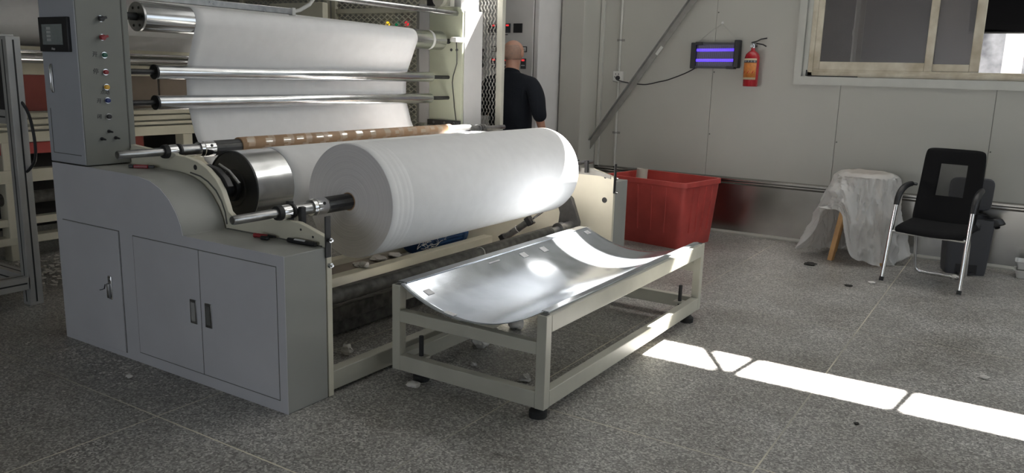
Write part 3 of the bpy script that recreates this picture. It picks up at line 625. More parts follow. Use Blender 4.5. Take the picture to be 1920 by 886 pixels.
guide_roller('guide_roller', 1.328, 2.858, 5.415, 0.041, 'black', 'roller')
obj('cross_rod', MB().cyl((-4.22, 2.63, 2.035), (-4.22, 5.664, 2.035), 0.021, 16), 'steel', parent=mc)
sb = obj('static_bar', MB().box(-4.375, -4.345, 2.64, 3.96, 1.905, 1.945), 'steel', parent=mc, bevel=0.003)
obj('bar_cap', MB().box(-4.38, -4.34, 3.955, 3.985, 1.90, 1.95), 'white_plastic', parent=sb, bevel=0.003)
obj('white_cable', MB().tube([(-4.36, 3.98, 1.925), (-4.36, 4.04, 1.94), (-4.36, 4.13, 1.985), (-4.36, 4.21, 2.07), (-4.37, 4.25, 2.2)], 0.013, 10), 'white_plastic', parent=sb)

# winding drum
DX, DZ, DR = -3.63, 0.895, 0.205
dr = obj('winding_drum', MB().lathe((DX, 2.85, DZ), (0, 1, 0), [(0, DR*0.97), (0.006, DR), (2.644, DR), (2.65, DR*0.97), (2.65, 0)], 64), 'roller', parent=mc)
obj('drum_end', MB().lathe((DX, 2.846, DZ), (0, 1, 0), [(0.0, 0), (0.0, 0.10), (0.006, 0.105), (0.006, DR*0.955), (0.0, DR*0.965), (0.0, DR*0.99), (0.012, DR*0.995)], 64), 'drum_end', parent=dr)
obj('drum_hub', MB().lathe((DX, 2.65, DZ), (0, 1, 0), [(0, 0), (0, 0.05), (0.17, 0.05), (0.17, 0.07), (0.2, 0.075), (0.2, 0)], 32), 'drum_end', parent=dr)
gd = obj('drum_guard', MB().prism([(-3.58, 1.045), (-3.50, 1.03), (-3.43, 0.985), (-3.40, 0.945), (-3.44, 0.93), (-3.50, 0.955)], 'y', 2.64, 2.675), 'black', parent=mc, bevel=0.003)
obj('guard_strip', MB().tube([(-3.53, 2.69, 1.045), (-3.46, 2.70, 1.012), (-3.40, 2.71, 0.955)], 0.009, 8), 'chrome', parent=gd)
for xa in (-2.985, -2.90):
    obj('shaft_clamp', MB().box(xa-0.013, xa+0.013, 2.655, 2.685, 0.80, 0.915 if xa < -2.95 else 0.895), 'black_iron', parent=mc, bevel=0.004)
    obj('shaft_clamp', MB().box(xa-0.013, xa+0.013, 5.615, 5.645, 0.80, 0.895), 'black_iron', parent=mc, bevel=0.004)

# frame beams between the side plates
YA, YB = 2.636, 5.664
obj('front_beam', MB().box(-3.89, -3.80, YA, YB, 0.105, 0.17), 'cream', parent=mc, bevel=0.004)
obj('rear_beam', MB().box(-4.22, -4.14, YA, YB, 0.10, 0.185), 'cream', parent=mc, bevel=0.004)
obj('drip_tray', MB().box(-4.14, -3.89, YA, 4.72, 0.128, 0.138), 'brown_panel', parent=mc)
obj('base_rail', MB().box(-2.755, -2.69, YA, YB, 0.016, 0.113), 'cream_grey', parent=mc, bevel=0.004)
obj('base_rail', MB().box(-3.36, -3.28, YA, YB, 0.016, 0.10), 'dusty', parent=mc, bevel=0.004)
obj('lower_beam', MB().box(-3.22, -3.16, YA, YB, 0.25, 0.33), 'dusty', parent=mc, bevel=0.003)
obj('lower_beam', MB().box(-3.25, -3.19, YA, YB, 0.13, 0.215), 'dusty', parent=mc, bevel=0.003)
sp = obj('swing_shaft', MB().cyl((-2.90, YA, 0.40), (-2.90, 4.95, 0.405), 0.036, 24).cyl((-2.90, 4.78, 0.405), (-2.90, 5.1, 0.405), 0.030, 24), 'dusty', parent=mc)
obj('shaft_collar', MB().cyl((-2.90, 5.02, 0.405), (-2.90, 5.20, 0.405), 0.027, 24).cyl((-2.90, 5.20, 0.405), (-2.90, 5.26, 0.405), 0.052, 24), 'steel', parent=sp)
obj('flange', MB().cyl((-2.90, 5.26, 0.405), (-2.90, 5.40, 0.405), 0.04, 24), 'steel', parent=sp)
obj('cable_tie', MB().lathe((-2.90, 4.18, 0.403), (0, 1, 0), [(0, 0.037), (0, 0.0395), (0.006, 0.0395), (0.006, 0.037)], 24), 'white_plastic', parent=sp)
obj('swing_arm', MB().prism([(-3.02, 0.32), (-2.84, 0.32), (-2.83, 0.44), (-2.90, 0.62), (-3.0, 0.70), (-3.06, 0.68), (-3.0, 0.5)], 'y', 5.40, 5.44), 'dark_steel', parent=mc, bevel=0.003)
# air cylinder with hoses
ca, cb_ = Vector((-3.58, 5.50, 0.20)), Vector((-3.30, 5.53, 0.41))
ac = obj('air_cylinder', MB().cyl(ca, ca+(cb_-ca)*0.8, 0.028, 20), 'steel', parent=mc)
for t_ in (0.0, 0.82): p = ca+(cb_-ca)*t_; obj('cylinder_cap', MB().obox(p-(cb_-ca)*0.05, p+(cb_-ca)*0.07, 0.072, 0.072), 'black', parent=ac, bevel=0.003)
obj('piston_rod', MB().cyl(ca+(cb_-ca)*0.85, cb_+(cb_-ca)*0.25, 0.01, 12), 'chrome', parent=ac)
obj('air_fitting', MB().cyl(cb_-(cb_-ca)*0.12+Vector((0.03, -0.02, 0)), cb_-(cb_-ca)*0.12+Vector((0.06, -0.045, -0.01)), 0.01, 10), 'chrome', parent=ac)
obj('air_hose', MB().tube([ca+Vector((0.03, -0.02, -0.05)), ca+Vector((0.09, 0.05, -0.045)), ca+Vector((0.12, 0.15, 0.01)), ca+Vector((0.15, 0.24, 0.07))], 0.008, 8).tube([ca+Vector((0.0, -0.06, -0.06)), ca+Vector((0.07, 0.02, -0.06)), ca+Vector((0.13, 0.10, -0.05))], 0.008, 8), 'red_hose', parent=ac)
obj('hose_tie', MB().lathe(ca+(cb_-ca)*0.45, cb_-ca, [(0, 0.030), (0, 0.034), (0.006, 0.034), (0.006, 0.030)], 18), 'white_plastic', parent=ac)
# blue motor
MX, MZ, MY = -4.01, 0.235, 4.80
mo = obj('drive_motor', MB().lathe((MX, MY, MZ), (0, 1, 0), [(0, 0), (0, 0.055), (0.02, 0.105), (0.09, 0.122), (0.16, 0.122), (0.165, 0.112), (0.56, 0.112), (0.57, 0.128), (0.62, 0.128), (0.64, 0.09), (0.72, 0.06), (0.72, 0)], 36), 'motor_blue', parent=mc)
for k in range(16):
    a = -PI*0.6 + PI*1.2*k/15; c_, s_ = math.cos(a), math.sin(a)
    obj('cooling_fin', MB().obox((MX+0.119*c_, MY+0.17, MZ+0.119*s_), (MX+0.119*c_, MY+0.55, MZ+0.119*s_), 0.005, 0.022, upv=(c_, 0, s_)), 'motor_blue', parent=mo)
obj('terminal_box', MB().box(MX-0.06, MX+0.06, MY+0.24, MY+0.38, MZ+0.11, MZ+0.19), 'motor_blue', parent=mo, bevel=0.006)
obj('motor_foot', MB().box(MX-0.12, MX+0.12, MY+0.18, MY+0.5, 0.0, 0.02).box(MX-0.10, MX-0.07, MY+0.2, MY+0.48, 0.02, MZ-0.08).box(MX+0.07, MX+0.10, MY+0.2, MY+0.48, 0.02, MZ-0.08), 'motor_blue', parent=mo)
random.seed(3)
fz = MB()
for k in range(34):
    a = random.uniform(-0.6, 1.2); rr_ = 0.128
    p = Vector((MX+rr_*math.cos(a), MY+random.uniform(-0.02, 0.36), MZ+rr_*math.sin(a))); pts = [p]
    for j in range(5):
        a += random.uniform(-0.25, 0.25); p = Vector((MX+(rr_+random.uniform(0, 0.01))*math.cos(a), p.y+random.uniform(-0.04, 0.05), MZ+(rr_+random.uniform(0, 0.01))*math.sin(a))); pts.append(p)
    fz.tube(pts, 0.0022, 5)
tag(obj('lint_threads', fz, 'scrap', parent=mo), kind='stuff')

# ================================================================== SHAFTS, CORE, ROLL, WEB
def air_shaft(name, x, z, label):
    t = thing(name, (x, 2.30, z), label, 'shaft', 'air shafts of the winder')
    o = (x, 2.30, z)
    obj('journal', MB().lathe(o, (0, 1, 0), [(0, 0), (0, 0.008), (-0.002, 0.018), (0.004, 0.021), (0.25, 0.0215)], 24), 'steel', parent=t)
    obj('collar', MB().lathe(o, (0, 1, 0), [(0.25, 0), (0.25, 0.034), (0.262, 0.037), (0.275, 0.037), (0.275, 0.028)], 28), 'black_iron', parent=t)
    obj('bearing_ring', MB().lathe(o, (0, 1, 0), [(0.275, 0.032), (0.30, 0.034), (0.325, 0.034), (0.325, 0.025), (0.34, 0.025)], 28), 'chrome', parent=t)
    obj('collar', MB().lathe(o, (0, 1, 0), [(0.34, 0.02), (0.34, 0.036), (0.352, 0.036), (0.352, 0.025)], 28), 'black_iron', parent=t)
    obj('shaft_body', MB().lathe(o, (0, 1, 0), [(0.352, 0.029), (0.37, 0.030), (0.47, 0.030), (0.47, 0.022)], 28), 'steel', parent=t)
    obj('end_ring', MB().lathe(o, (0, 1, 0), [(0.465, 0.02), (0.465, 0.040), (0.485, 0.042), (0.487, 0.040), (0.49, 0.043), (0.555, 0.043), (0.555, 0.03)], 32), 'chrome', parent=t)
    obj('ring_hole', MB().cyl((x+0.036, 2.30+0.525, z+0.018), (x+0.041, 2.30+0.525, z+0.021), 0.008, 10), 'dark_inside', parent=t)
    obj('sleeve', MB().lathe(o, (0, 1, 0), [(0.555, 0.0405), (0.56, 0.042), (2.95, 0.042), (2.955, 0.0405)], 32), 'dark_steel', parent=t)
    k0 = obj('key_strip', MB().obox((x+0.0295, 2.865, z+0.0295), (x+0.0295, 5.24, z+0.0295), 0.016, 0.003, upv=(0.7, 0, 0.7)), 'black', parent=t)
    obj('key_strip', MB().obox((x+0.0415, 2.865, z-0.005), (x+0.0415, 5.24, z-0.005), 0.016, 0.003, upv=(1, 0, -0.1)), 'black', parent=t)
    obj('far_body', MB().lathe(o, (0, 1, 0), [(2.955, 0.02), (2.955, 0.040), (3.01, 0.040), (3.01, 0.028), (3.10, 0.028), (3.10, 0.036), (3.125, 0.036), (3.125, 0.026), (3.14, 0.026), (3.14, 0.036), (3.165, 0.036), (3.165, 0.026), (3.18, 0.026), (3.18, 0.035), (3.20, 0.035), (3.20, 0.02), (3.50, 0.018), (3.50, 0)], 28), 'steel', parent=t)
    return t
CX, CZc = -3.80, 1.10
air_shaft('air_shaft', CX, CZc, 'steel air shaft carrying the brown paper core behind the white roll')
RXc, RZ, RR = -2.945, 0.873, 0.302
air_shaft('air_shaft', RXc, RZ, 'steel air shaft through the middle of the big white fabric roll')
pcn = thing('paper_core', (CX, 3.03, CZc), 'brown paper core tube wrapped with shiny tape, above the drum', 'tube')
obj('tube', MB().lathe((CX, 3.03, CZc), (0, 1, 0), [(0, 0.0425), (0, 0.050), (0.003, 0.0515), (1.995, 0.0515), (1.998, 0.05), (1.998, 0.0425)], 40), 'kraft', parent=pcn)
# spiral wrap of tape with glossy patches
mbs = MB(); nt_ = 13
for k in range(nt_):
    ya = 3.06 + 1.90*k/nt_
    mbs.grid(lambda u, v: (CX+0.0522*math.cos(2*PI*u), ya+0.075*u*1.6+0.048*v, CZc+0.0522*math.sin(2*PI*u)), 40, 1)
obj('tape_wrap', mbs, mat('brown_tape', (0.47, 0.33, 0.22), 0.3, var=0.15, vscale=18), parent=pcn)
random.seed(11)
for k in range(15):
    ya = 3.06 + 1.92*k/15 + random.uniform(-0.02, 0.02); wd = random.uniform(0.035, 0.06); a0 = random.uniform(0.15, 0.5); a1 = a0 + random.uniform(0.45, 0.9)
    obj('tape_patch', MB().grid(lambda u, v: (CX+0.0529*math.cos(a0+(a1-a0)*v), ya+wd*u+0.01*v, CZc+0.0529*math.sin(a0+(a1-a0)*v)), 3, 8), 'tape', parent=pcn)

fr = thing('fabric_roll', (RXc, 3.03, RZ), 'big roll of white nonwoven fabric on the front of the machine', 'fabric roll')
YR0, YR1 = 3.032, 5.022
pr = [(0.0, 0.045)]
LN = YR1-YR0
mb = MB(); n = 128
profR = [(0.006, RR-0.004), (0.012, RR)]
for k, (t0, dr_) in enumerate(((0.05, 0), (0.056, -0.0012), (0.062, 0), (0.085, 0), (0.088, -0.001), (0.094, 0), (0.10, -0.0008), (0.106, 0.0), (0.13, 0), (0.134, -0.0008), (0.14, 0), (0.165, 0.0), (0.168, -0.0008), (0.172, 0), (0.5, 0.001), (1.0, 0.0), (1.5, 0.001), (LN-0.02, 0), (LN-0.006, -0.004))): profR.append((t0, RR+dr_))
obj('wound_layers', MB().lathe((RXc, YR0, RZ), (0, 1, 0), profR, n), 'fabric', parent=fr)
def endface(y, sgn):
    mb = MB()
    def fn(u, v):
        r = 0.046 + (RR-0.004-0.046)*v; a = 2*PI*u
        d = 0.0025*mnoise.noise(Vector((r*26, 0.6*math.cos(a), 0.6*math.sin(a)))) + 0.0005*math.sin(r*420)
        d += 0.006*(1-v)*(-1)
        if v > 0.999: d = 0
        return (RXc+r*math.cos(a), y + sgn*(-0.006 + 0) + sgn*d*-1, RZ+r*math.sin(a))
    mb.grid(fn, n, 60, wrap=True)
    return mb
e1 = obj('end_face', endface(YR0, -1), 'roll_end', parent=fr); e2 = obj('end_face', endface(YR1, 1), 'roll_end', parent=fr)
obj('core_tube', MB().lathe((RXc, YR0-0.004, RZ), (0, 1, 0), [(0, 0.0425), (0, 0.0475), (LN+0.008, 0.0475), (LN+0.008, 0.0425)], 32), 'kraft', parent=fr)

# fabric web threaded over the rollers and round the drum
def arc_pts(cx, cz, r, a0, a1, n):
    return [(cx+r*math.cos(math.radians(a0+(a1-a0)*i/n)), cz+r*math.sin(math.radians(a0+(a1-a0)*i/n))) for i in range(n+1)]
path = [(-6.93, 2.132), (-6.906, 2.131)] + arc_pts(RX, 1.806, 0.0795, 84, -22, 12) + arc_pts(RX, 1.503, 0.0425, 160, 188, 4) + arc_pts(RX, 1.328, 0.0425, 178, 205, 4)
path += [(-4.29, 1.15), (-4.20, 0.98)] + arc_pts(DX, DZ, DR+0.0015, 212, 470, 44)
# resample densely
dense = []
for a, b in zip(path, path[1:]):
    L_ = math.hypot(b[0]-a[0], b[1]-a[1]); k = max(1, int(L_/0.05))
    for i in range(k): dense.append((a[0]+(b[0]-a[0])*i/k, a[1]+(b[1]-a[1])*i/k))
dense.append(path[-1])
YE0, YE1 = 3.10, 5.15
def web(u, v):
    i = v*(len(dense)-1); a = dense[int(round(i))]
    return (a[0], YE0+(YE1-YE0)*u, a[1])
tag(obj('fabric_web', MB().grid(web, 30, len(dense)-1), 'fabric', solid=0.0012), 'white fabric sheet threaded over the tension roller and behind the guide rollers', 'fabric sheet')

# ================================================================== CRADLE TABLE
tb = thing('roll_cradle', (-2.13, 3.99, 0), 'low cream steel frame holding a curved aluminium tray beside the winder', 'cradle table')
TX0, TX1, TY0, TY1, TZ0, TZ1 = -2.59, -1.69, 2.965, 5.01, 0.055, 0.50
w_ = 0.05
for x in (TX0, TX1-w_):
    for y in (TY0, TY1-w_):
        lg = obj('leg', MB().box(x, x+w_, y, y+w_, TZ0, TZ1), 'cream_grey', parent=tb, bevel=0.003)
        obj('tube_opening', MB().box(x+0.008, x+w_-0.008, y+0.008, y+w_-0.008, TZ1, TZ1+0.001), 'dark_inside', parent=lg)
    obj('top_rail', MB().box(x, x+w_, TY0+w_, TY1-w_, 0.415, TZ1-0.002), 'cream_grey', parent=tb, bevel=0.003)
    obj('bottom_rail', MB().box(x, x+w_, TY0+w_, TY1-w_, TZ0+0.002, 0.137), 'cream_grey', parent=tb, bevel=0.003)
for y in (TY0, TY1-w_):
    obj('cross_bar', MB().box(TX0+w_, TX1-w_, y, y+w_, 0.312, 0.372), 'cream_grey', parent=tb, bevel=0.003)
    obj('cross_bar', MB().box(TX0+w_, TX1-w_, y, y+w_, TZ0+0.002, 0.137), 'cream_grey', parent=tb, bevel=0.003)
for x, y in ((TX0+0.13, TY0+0.075), (TX1-0.055, TY0+0.045), (TX0+0.055, TY1-0.09), (TX1-0.02, TY1-0.16)):
    xx = min(x, TX1-0.03)
    ft_ = obj('levelling_foot', MB().lathe((xx, y, 0), (0, 0, 1), [(0, 0), (0, 0.042), (0.03, 0.042), (0.042, 0.030), (0.055, 0.012), (0.055, 0)], 24), 'rubber', parent=tb)
    if (x, y) != (TX1-0.055, TY0+0.045):
        sx_ = xx if x < -2.2 else TX1-0.085
        obj('foot_bolt', MB().cyl((sx_, y, 0.05), (sx_, y, 0.235), 0.012, 14), 'black_iron', parent=tb)
        obj('bolt_tab', MB().box(sx_-0.035, sx_+0.035, y-0.03, y+0.03, 0.118, 0.13), 'cream_grey', parent=tb)
# tray: circular arc, chord 0.80 m, sag 0.115 m, with hemmed edges
tx0, tx1, sag = -2.545, -1.735, 0.118
ch_ = tx1-tx0; R_ = (ch_*ch_/4+sag*sag)/(2*sag); tcx = (tx0+tx1)/2; tcz = 0.506+R_-sag
a_m = math.asin(ch_/2/R_)
def tray_pt(s, y, off=0.0):
    a = -a_m+2*a_m*s; return (tcx+(R_-off)*math.sin(a), y, tcz-(R_-off)*math.cos(a))
def tray(u, v):
    y = TY0+0.012+(TY1-TY0-0.024)*v
    w = 0.0007*mnoise.noise(Vector((u*4, v*7, 1.3)))
    return tray_pt(u, y, w)
tr = obj('tray', MB().grid(tray, 56, 60), 'alu', parent=tb, solid=0.003)
obj('edge_lip', MB().box(TX0-0.002, tx0+0.012, TY0+0.05, TY1-0.05, 0.4995, 0.5085), 'alu', parent=tr, bevel=0.001)
obj('edge_lip', MB().box(tx1-0.012, TX1-0.02, TY0+0.05, TY1-0.05, 0.4995, 0.5085), 'alu', parent=tr, bevel=0.001)
for s, y, ds, dl in ((0.055, 4.02, 0.05, 0.06), (0.06, 4.25, 0.055, 0.06), (0.04, 4.88, 0.04, 0.06), (0.10, 3.06, 0.05, 0.05), (0.33, 2.99, 0.07, 0.035), (0.05, 3.70, 0.012, 0.11)):
    obj('tape_piece', MB().grid(lambda u, v: tray_pt(s+ds*u, y+dl*v, 0.0035), 6, 3), 'tape_white', parent=tr)

# ================================================================== THINGS ALONG THE WALL
# red tub
A_, B_, C_, D_ = [Vector((x, y, 0)) for x, y in ((-3.42, 7.02), (-2.535, 6.88), (-2.42, 7.56), (-3.305, 7.70))]
bc = (A_+B_+C_+D_)/4
def rr_ring(k, z, rad=0.05, n=5):
    pts = []; cs = [bc+(p-bc)*k for p in (A_, B_, C_, D_)]
    for i in range(4):
        p, pv, nx = cs[i], cs[i-1], cs[(i+1) % 4]; d1 = (pv-p).normalized(); d2 = (nx-p).normalized()
        for j in range(n+1):
            t = j/n; a = p+d1*rad*(1-t)**2+d2*rad*t**2; pts.append(Vector((a.x, a.y, z)))
    return pts
def loft(rings):
    mb = MB(); n = len(rings[0])
    for r in rings: mb.v += r
    for k in range(len(rings)-1):
        for i in range(n):
            j = (i+1) % n; mb.f.append([k*n+i, k*n+j, (k+1)*n+j, (k+1)*n+i]); mb.sm.append(True)
    mb.f.append(list(range(n))); mb.sm.append(False)
    last = (len(rings)-1)*n; mb.f.append([last+i for i in range(n)]); mb.sm.append(False)
    return mb
rb = thing('red_tub', (bc.x, bc.y, 0), 'big open red plastic tub between the winder and the wall', 'tub')
obj('shell', loft([rr_ring(0.86, 0.0), rr_ring(0.885, 0.12), rr_ring(0.965, 0.585), rr_ring(0.94, 0.585), rr_ring(0.865, 0.12), rr_ring(0.84, 0.015)]), 'red_plastic', parent=rb)
mbr = loft([rr_ring(0.965, 0.575, 0.06), rr_ring(1.0, 0.575, 0.06), rr_ring(1.0, 0.622, 0.06), rr_ring(0.94, 0.622, 0.06), rr_ring(0.94, 0.575, 0.06)])
mbr.f = mbr.f[:-2]; mbr.sm = mbr.sm[:-2]
obj('rim', mbr, 'red_plastic', parent=rb, bevel=0.003)
for k in (0.24, 0.42, 0.6, 0.78):
    for P_, Q_ in ((A_, B_), (B_, C_)):
        p0 = bc+((P_*(1-k)+Q_*k)-bc)*0.892; p1 = bc+((P_*(1-k)+Q_*k)-bc)*0.962
        obj('rib', MB().tube([(p0.x, p0.y, 0.14), (p1.x, p1.y, 0.56)], 0.007, 8), 'red_plastic', parent=rb)
tag(obj('cardboard_core', MB().lathe((-3.24, 7.42, 0.02), (0.05, 0.04, 1), [(0, 0.048), (0, 0.056), (0.635, 0.056), (0.635, 0.048), (0, 0.048)], 24), 'cream_grey'), 'pale cardboard core standing inside the red tub', 'tube')

# wooden stool under a plastic sheet
sx0, sy0 = -1.172, 7.648
st = thing('wooden_stool', (sx0, sy0, 0), 'pine stool under the crumpled plastic sheet', 'stool')
obj('seat', MB().lathe((sx0, sy0, 0.74), (0, 0, 1), [(0, 0), (0, 0.20), (0.005, 0.21), (0.03, 0.21), (0.035, 0.20), (0.035, 0)], 40), 'wood', parent=st)
feet = []
for k, (fx_, fy_) in enumerate(((-0.175, -0.229), (0.229, -0.175), (0.175, 0.229), (-0.229, 0.175))):
    a, b = Vector((sx0+fx_, sy0+fy_, 0)), Vector((sx0+fx_*0.5, sy0+fy_*0.5, 0.745)); feet.append((a, b))
    mbx = MB().obox(a, b, 0.045, 0.045, upv=(0.3, 1, 0)); 
    for v in mbx.v:
        if v.z < 0.03: v.z = 0.0
    obj('leg', mbx, 'wood', parent=st, bevel=0.003)
for z in (0.36, 0.48):
    for i in range(4):
        if (i % 2) == (0 if z < 0.4 else 1):
            a, b = [feet[j][0].lerp(feet[j][1], z/0.745) for j in (i, (i+1) % 4)]
            obj('stretcher', MB().obox(a, b, 0.02, 0.035), 'wood', parent=st)
def sheet(u, v):
    a = 2*PI*u; ca_, sa_ = math.cos(a), math.sin(a)
    topr = 0.262*(1+0.05*math.sin(3*a+1))
    if v < 0.3:
        t = v/0.3; r = topr*t; z = 0.784 + 0.010*mnoise.noise(Vector((ca_*r*16, sa_*r*16, 0)))*t - 0.03*max(0, t-0.8)/0.2
        return (sx0+r*ca_, sy0+r*sa_, z)
    t = (v-0.3)/0.7
    dang = lambda c: math.atan2(math.sin(a-c), math.cos(a-c))
    lift = math.exp(-(dang(PI*1.33)/0.46)**4)                     # opening in front of the visible leg
    flap = math.exp(-(dang(PI*1.10)/0.30)**2)
    hem = 0.015 + 0.035*max(0, math.sin(4*a+1)) + lift*0.46
    z = 0.754 - (0.754-hem)*t
    n1 = mnoise.noise(Vector((ca_*2.2, sa_*2.2, t*1.6+7))); n2 = mnoise.noise(Vector((ca_*4.6, sa_*4.6, t*4.0))); n3 = mnoise.noise(Vector((ca_*15, sa_*15, t*14+2)))
    fold = 0.075*t*n1 + 0.050*(0.3+0.7*t)*(1-2*abs(n2)) + 0.010*(1-2*abs(n3)) + 0.03*t*math.sin(11*a+3*n1)
    bulge = 0.06*math.exp(-((t-0.45)/0.2)**2)*lift
    r = topr + 0.075*t + 0.20*flap*t**1.3 + fold + bulge - 0.01
    r = max(r, 0.10)
    z = z + 0.03*t*mnoise.noise(Vector((ca_*5, sa_*5, t*5+3)))
    return (sx0+r*ca_, min(sy0+r*sa_*0.95, YW-0.035), max(z, 0.006))
tag(obj('plastic_sheet', MB().grid(sheet, 260, 64, wrap=True), 'plastic'), 'crumpled translucent plastic sheet draped over the wooden stool', 'plastic sheet')

# office chair (local frame: u right, v back, w up; origin between the front feet)
CH = thing('office_chair', (-0.574, 6.85, 0), 'black mesh-back office chair with chrome legs near the wall', 'chair')
MC = Matrix(((0.983, 0.185, 0, -0.574), (-0.185, 0.983, 0, 6.85), (0, 0, 1, 0), (0, 0, 0, 1)))
def cobj(nm, mb, m, par=CH, **k): return obj(nm, mb.xf(MC), m, parent=par, **k)
def smooth_path(pts, n=6):
    pts = [Vector(p) for p in pts]; out = []
    for i in range(len(pts)-1):
        p0, p1, p2, p3 = [pts[min(max(i+k, 0), len(pts)-1)] for k in (-1, 0, 1, 2)]
        for j in range(n):
            t = j/n; out.append(0.5*((2*p1)+(p2-p0)*t+(2*p0-5*p1+4*p2-p3)*t*t+(3*p1-p0-3*p2+p3)*t**3))
    out.append(pts[-1]); return out
for s in (-1, 1):
    cobj('leg', MB().tube([(s*0.284, 0.0, 0.0), (s*0.275, 0.115, 0.61)], 0.0165, 16), 'chrome')
    cobj('foot_cap', MB().cyl((s*0.2845, -0.002, 0.0), (s*0.2840, 0.006, 0.03), 0.0175, 14), 'rubber')
    pa = smooth_path([(s*0.276, 0.112, 0.585), (s*0.275, 0.135, 0.66), (s*0.272, 0.185, 0.715), (s*0.268, 0.26, 0.745), (s*0.26, 0.36, 0.757), (s*0.235, 0.425, 0.752)])
    cobj('arm_tube', MB().tube(pa, 0.012, 12), 'chrome')
    cobj('armrest', MB().tube(pa[2:-5], [0.021+0.004*math.sin(PI*i/(len(pa)-8)) for i in range(len(pa)-7)], 14), 'black')
    # rear support: down from the seat to the floor bar
    rp = smooth_path([(s*0.21, 0.14, 0.40), (s*0.205, 0.36, 0.39), (s*0.20, 0.45, 0.33), (s*0.195, 0.50, 0.12), (s*0.185, 0.52, 0.035), (s*0.13, 0.53, 0.012), (0, 0.53, 0.012)])
    cobj('rear_tube', MB().tube(rp, 0.012, 12), 'chrome')
    cobj('back_post', MB().tube([(s*0.213, 0.40, 0.395), (s*0.215, 0.445, 0.50), (s*0.210, 0.55, 0.95)], 0.011, 12), 'chrome')
cobj('front_bar', MB().cyl((-0.275, 0.075, 0.395), (0.275, 0.075, 0.395), 0.0125, 14), 'chrome')
def pad(u0, u1, fn, th, nu=20, nv=20, rad=0.25):
    mb = MB()
    def edge(u, v):
        d = min(u, 1-u, v, 1-v); return min(1, d/0.10)
    def top(u, v): p, n = fn(u, v); return p + n*th*(0.35+0.65*math.sqrt(max(0, 1-(1-edge(u, v))**2)))
    def bot(u, v): p, n = fn(u, v); return p - n*th*0.35*edge(u, v)
    mb.grid(top, nu, nv); mb.grid(bot, nu, nv)
    # close the rim
    k = (nu+1)*(nv+1); idx = [i for i in range(nu+1)] + [j*(nu+1)+nu for j in range(1, nv+1)] + [nv*(nu+1)+i for i in range(nu-1, -1, -1)] + [j*(nu+1) for j in range(nv-1, 0, -1)]
    for a, b in zip(idx, idx[1:]+idx[:1]): mb.f.append([a, b, b+k, a+k]); mb.sm.append(True)
    return mb
def round_uv(u, v, r=0.12):      # pull corners in for a rounded outline
    x, y = 2*u-1, 2*v-1
    k = 1 - 0.055*(abs(x)**8)*(abs(y)**8)
    return x*k, y*k
def seatf(u, v):
    x, y = round_uv(u, v); p = Vector((x*0.255, 0.265+y*0.225, 0.415+0.012*y+0.015*x*x-0.02*max(0, -y-0.6))); return p, Vector((0, 0, 1))
cobj('seat', pad(0, 1, seatf, 0.045), 'fabric_black')
def backf(u, v):
    x, y = round_uv(u, v); wd = 0.240-0.018*(y+1)/2
    t = (y+1)/2; yy = 0.435+0.12*t+0.02*math.sin(PI*t)-0.03*(1-x*x)*0+0.02*x*x*-1; zz = 0.44+0.61*t
    return Vector((x*wd, yy, zz)), Vector((0, -0.97, 0.22))
# backrest is a padded ring round a see-through mesh window
full = pad(0, 1, backf, 0.022, 40, 40)
nu = 40
def in_hole(fi):
    k = fi % 1600; i, j = k % 40, k//40
    return 11 <= i <= 28 and 15 <= j <= 31
keep = [i for i in range(len(full.f)) if not (i < 3200 and in_hole(i))]
full.f = [full.f[i] for i in keep]; full.sm = [full.sm[i] for i in keep]
bk = cobj('backrest', full, 'fabric_black')
def meshf(u, v):
    p, n_ = backf(0.27+0.46*u, 0.37+0.43*v); return p
cobj('mesh_panel', MB().grid(meshf, 16, 16), 'mesh_black', par=bk)

# pedal bin behind the chair
pbn = thing('pedal_bin', (-0.34, 7.70, 0), 'dark grey pedal bin with raised lid and black liner behind the chair', 'bin')
PM = Matrix.Translation((-0.335, 7.70, 0)) @ Matrix.Rotation(math.radians(14), 4, 'Z')
def rring(w, d, z, rad=0.04, n=4):
    cs = [Vector((-w/2, -d/2, 0)), Vector((w/2, -d/2, 0)), Vector((w/2, d/2, 0)), Vector((-w/2, d/2, 0))]; pts = []
    for i in range(4):
        p, pv, nx = cs[i], cs[i-1], cs[(i+1) % 4]; d1 = (pv-p).normalized(); d2 = (nx-p).normalized()
        for j in range(n+1):
            t = j/n; a = p+d1*rad*(1-t)**2+d2*rad*t**2; pts.append(Vector((a.x, a.y, z)))
    return pts
obj('body', loft([rring(0.30, 0.25, 0.0), rring(0.31, 0.26, 0.03), rring(0.35, 0.29, 0.47), rring(0.33, 0.27, 0.47), rring(0.28, 0.23, 0.06)]).xf(PM), 'dark_grey_plastic', parent=pbn)
obj('lid', loft([rring(0.33, 0.27, 0.0, 0.06), rring(0.34, 0.28, 0.02, 0.06), rring(0.33, 0.27, 0.035, 0.06)]).xf(PM @ Matrix.Translation((0.01, 0.135, 0.655)) @ Matrix.Rotation(math.radians(96), 4, 'X')), 'dark_grey_plastic', parent=pbn, bevel=0.006)
obj('pedal', MB().box(-0.06, 0.06, -0.18, -0.11, 0.012, 0.024).xf(PM), 'black', parent=pbn, bevel=0.004)
obj('pedal_recess', MB().box(-0.08, 0.08, -0.135, -0.12, 0.01, 0.09).xf(PM), 'black', parent=pbn)
random.seed(5)
def liner(u, v):
    a = 2*PI*u; r = 1+0.10*v+0.10*v*math.sin(7*a)+0.06*mnoise.noise(Vector((math.cos(a)*4, math.sin(a)*4, v*3)))
    x = 0.165*r*max(-1, min(1, 1.25*math.cos(a))); y = 0.135*r*max(-1, min(1, 1.25*math.sin(a)))
    return (x+0.05*v*(math.cos(a) > 0.4), y, 0.472 + 0.035*math.sin(PI*v)-0.10*v*(0.6+0.4*math.sin(3*a)))
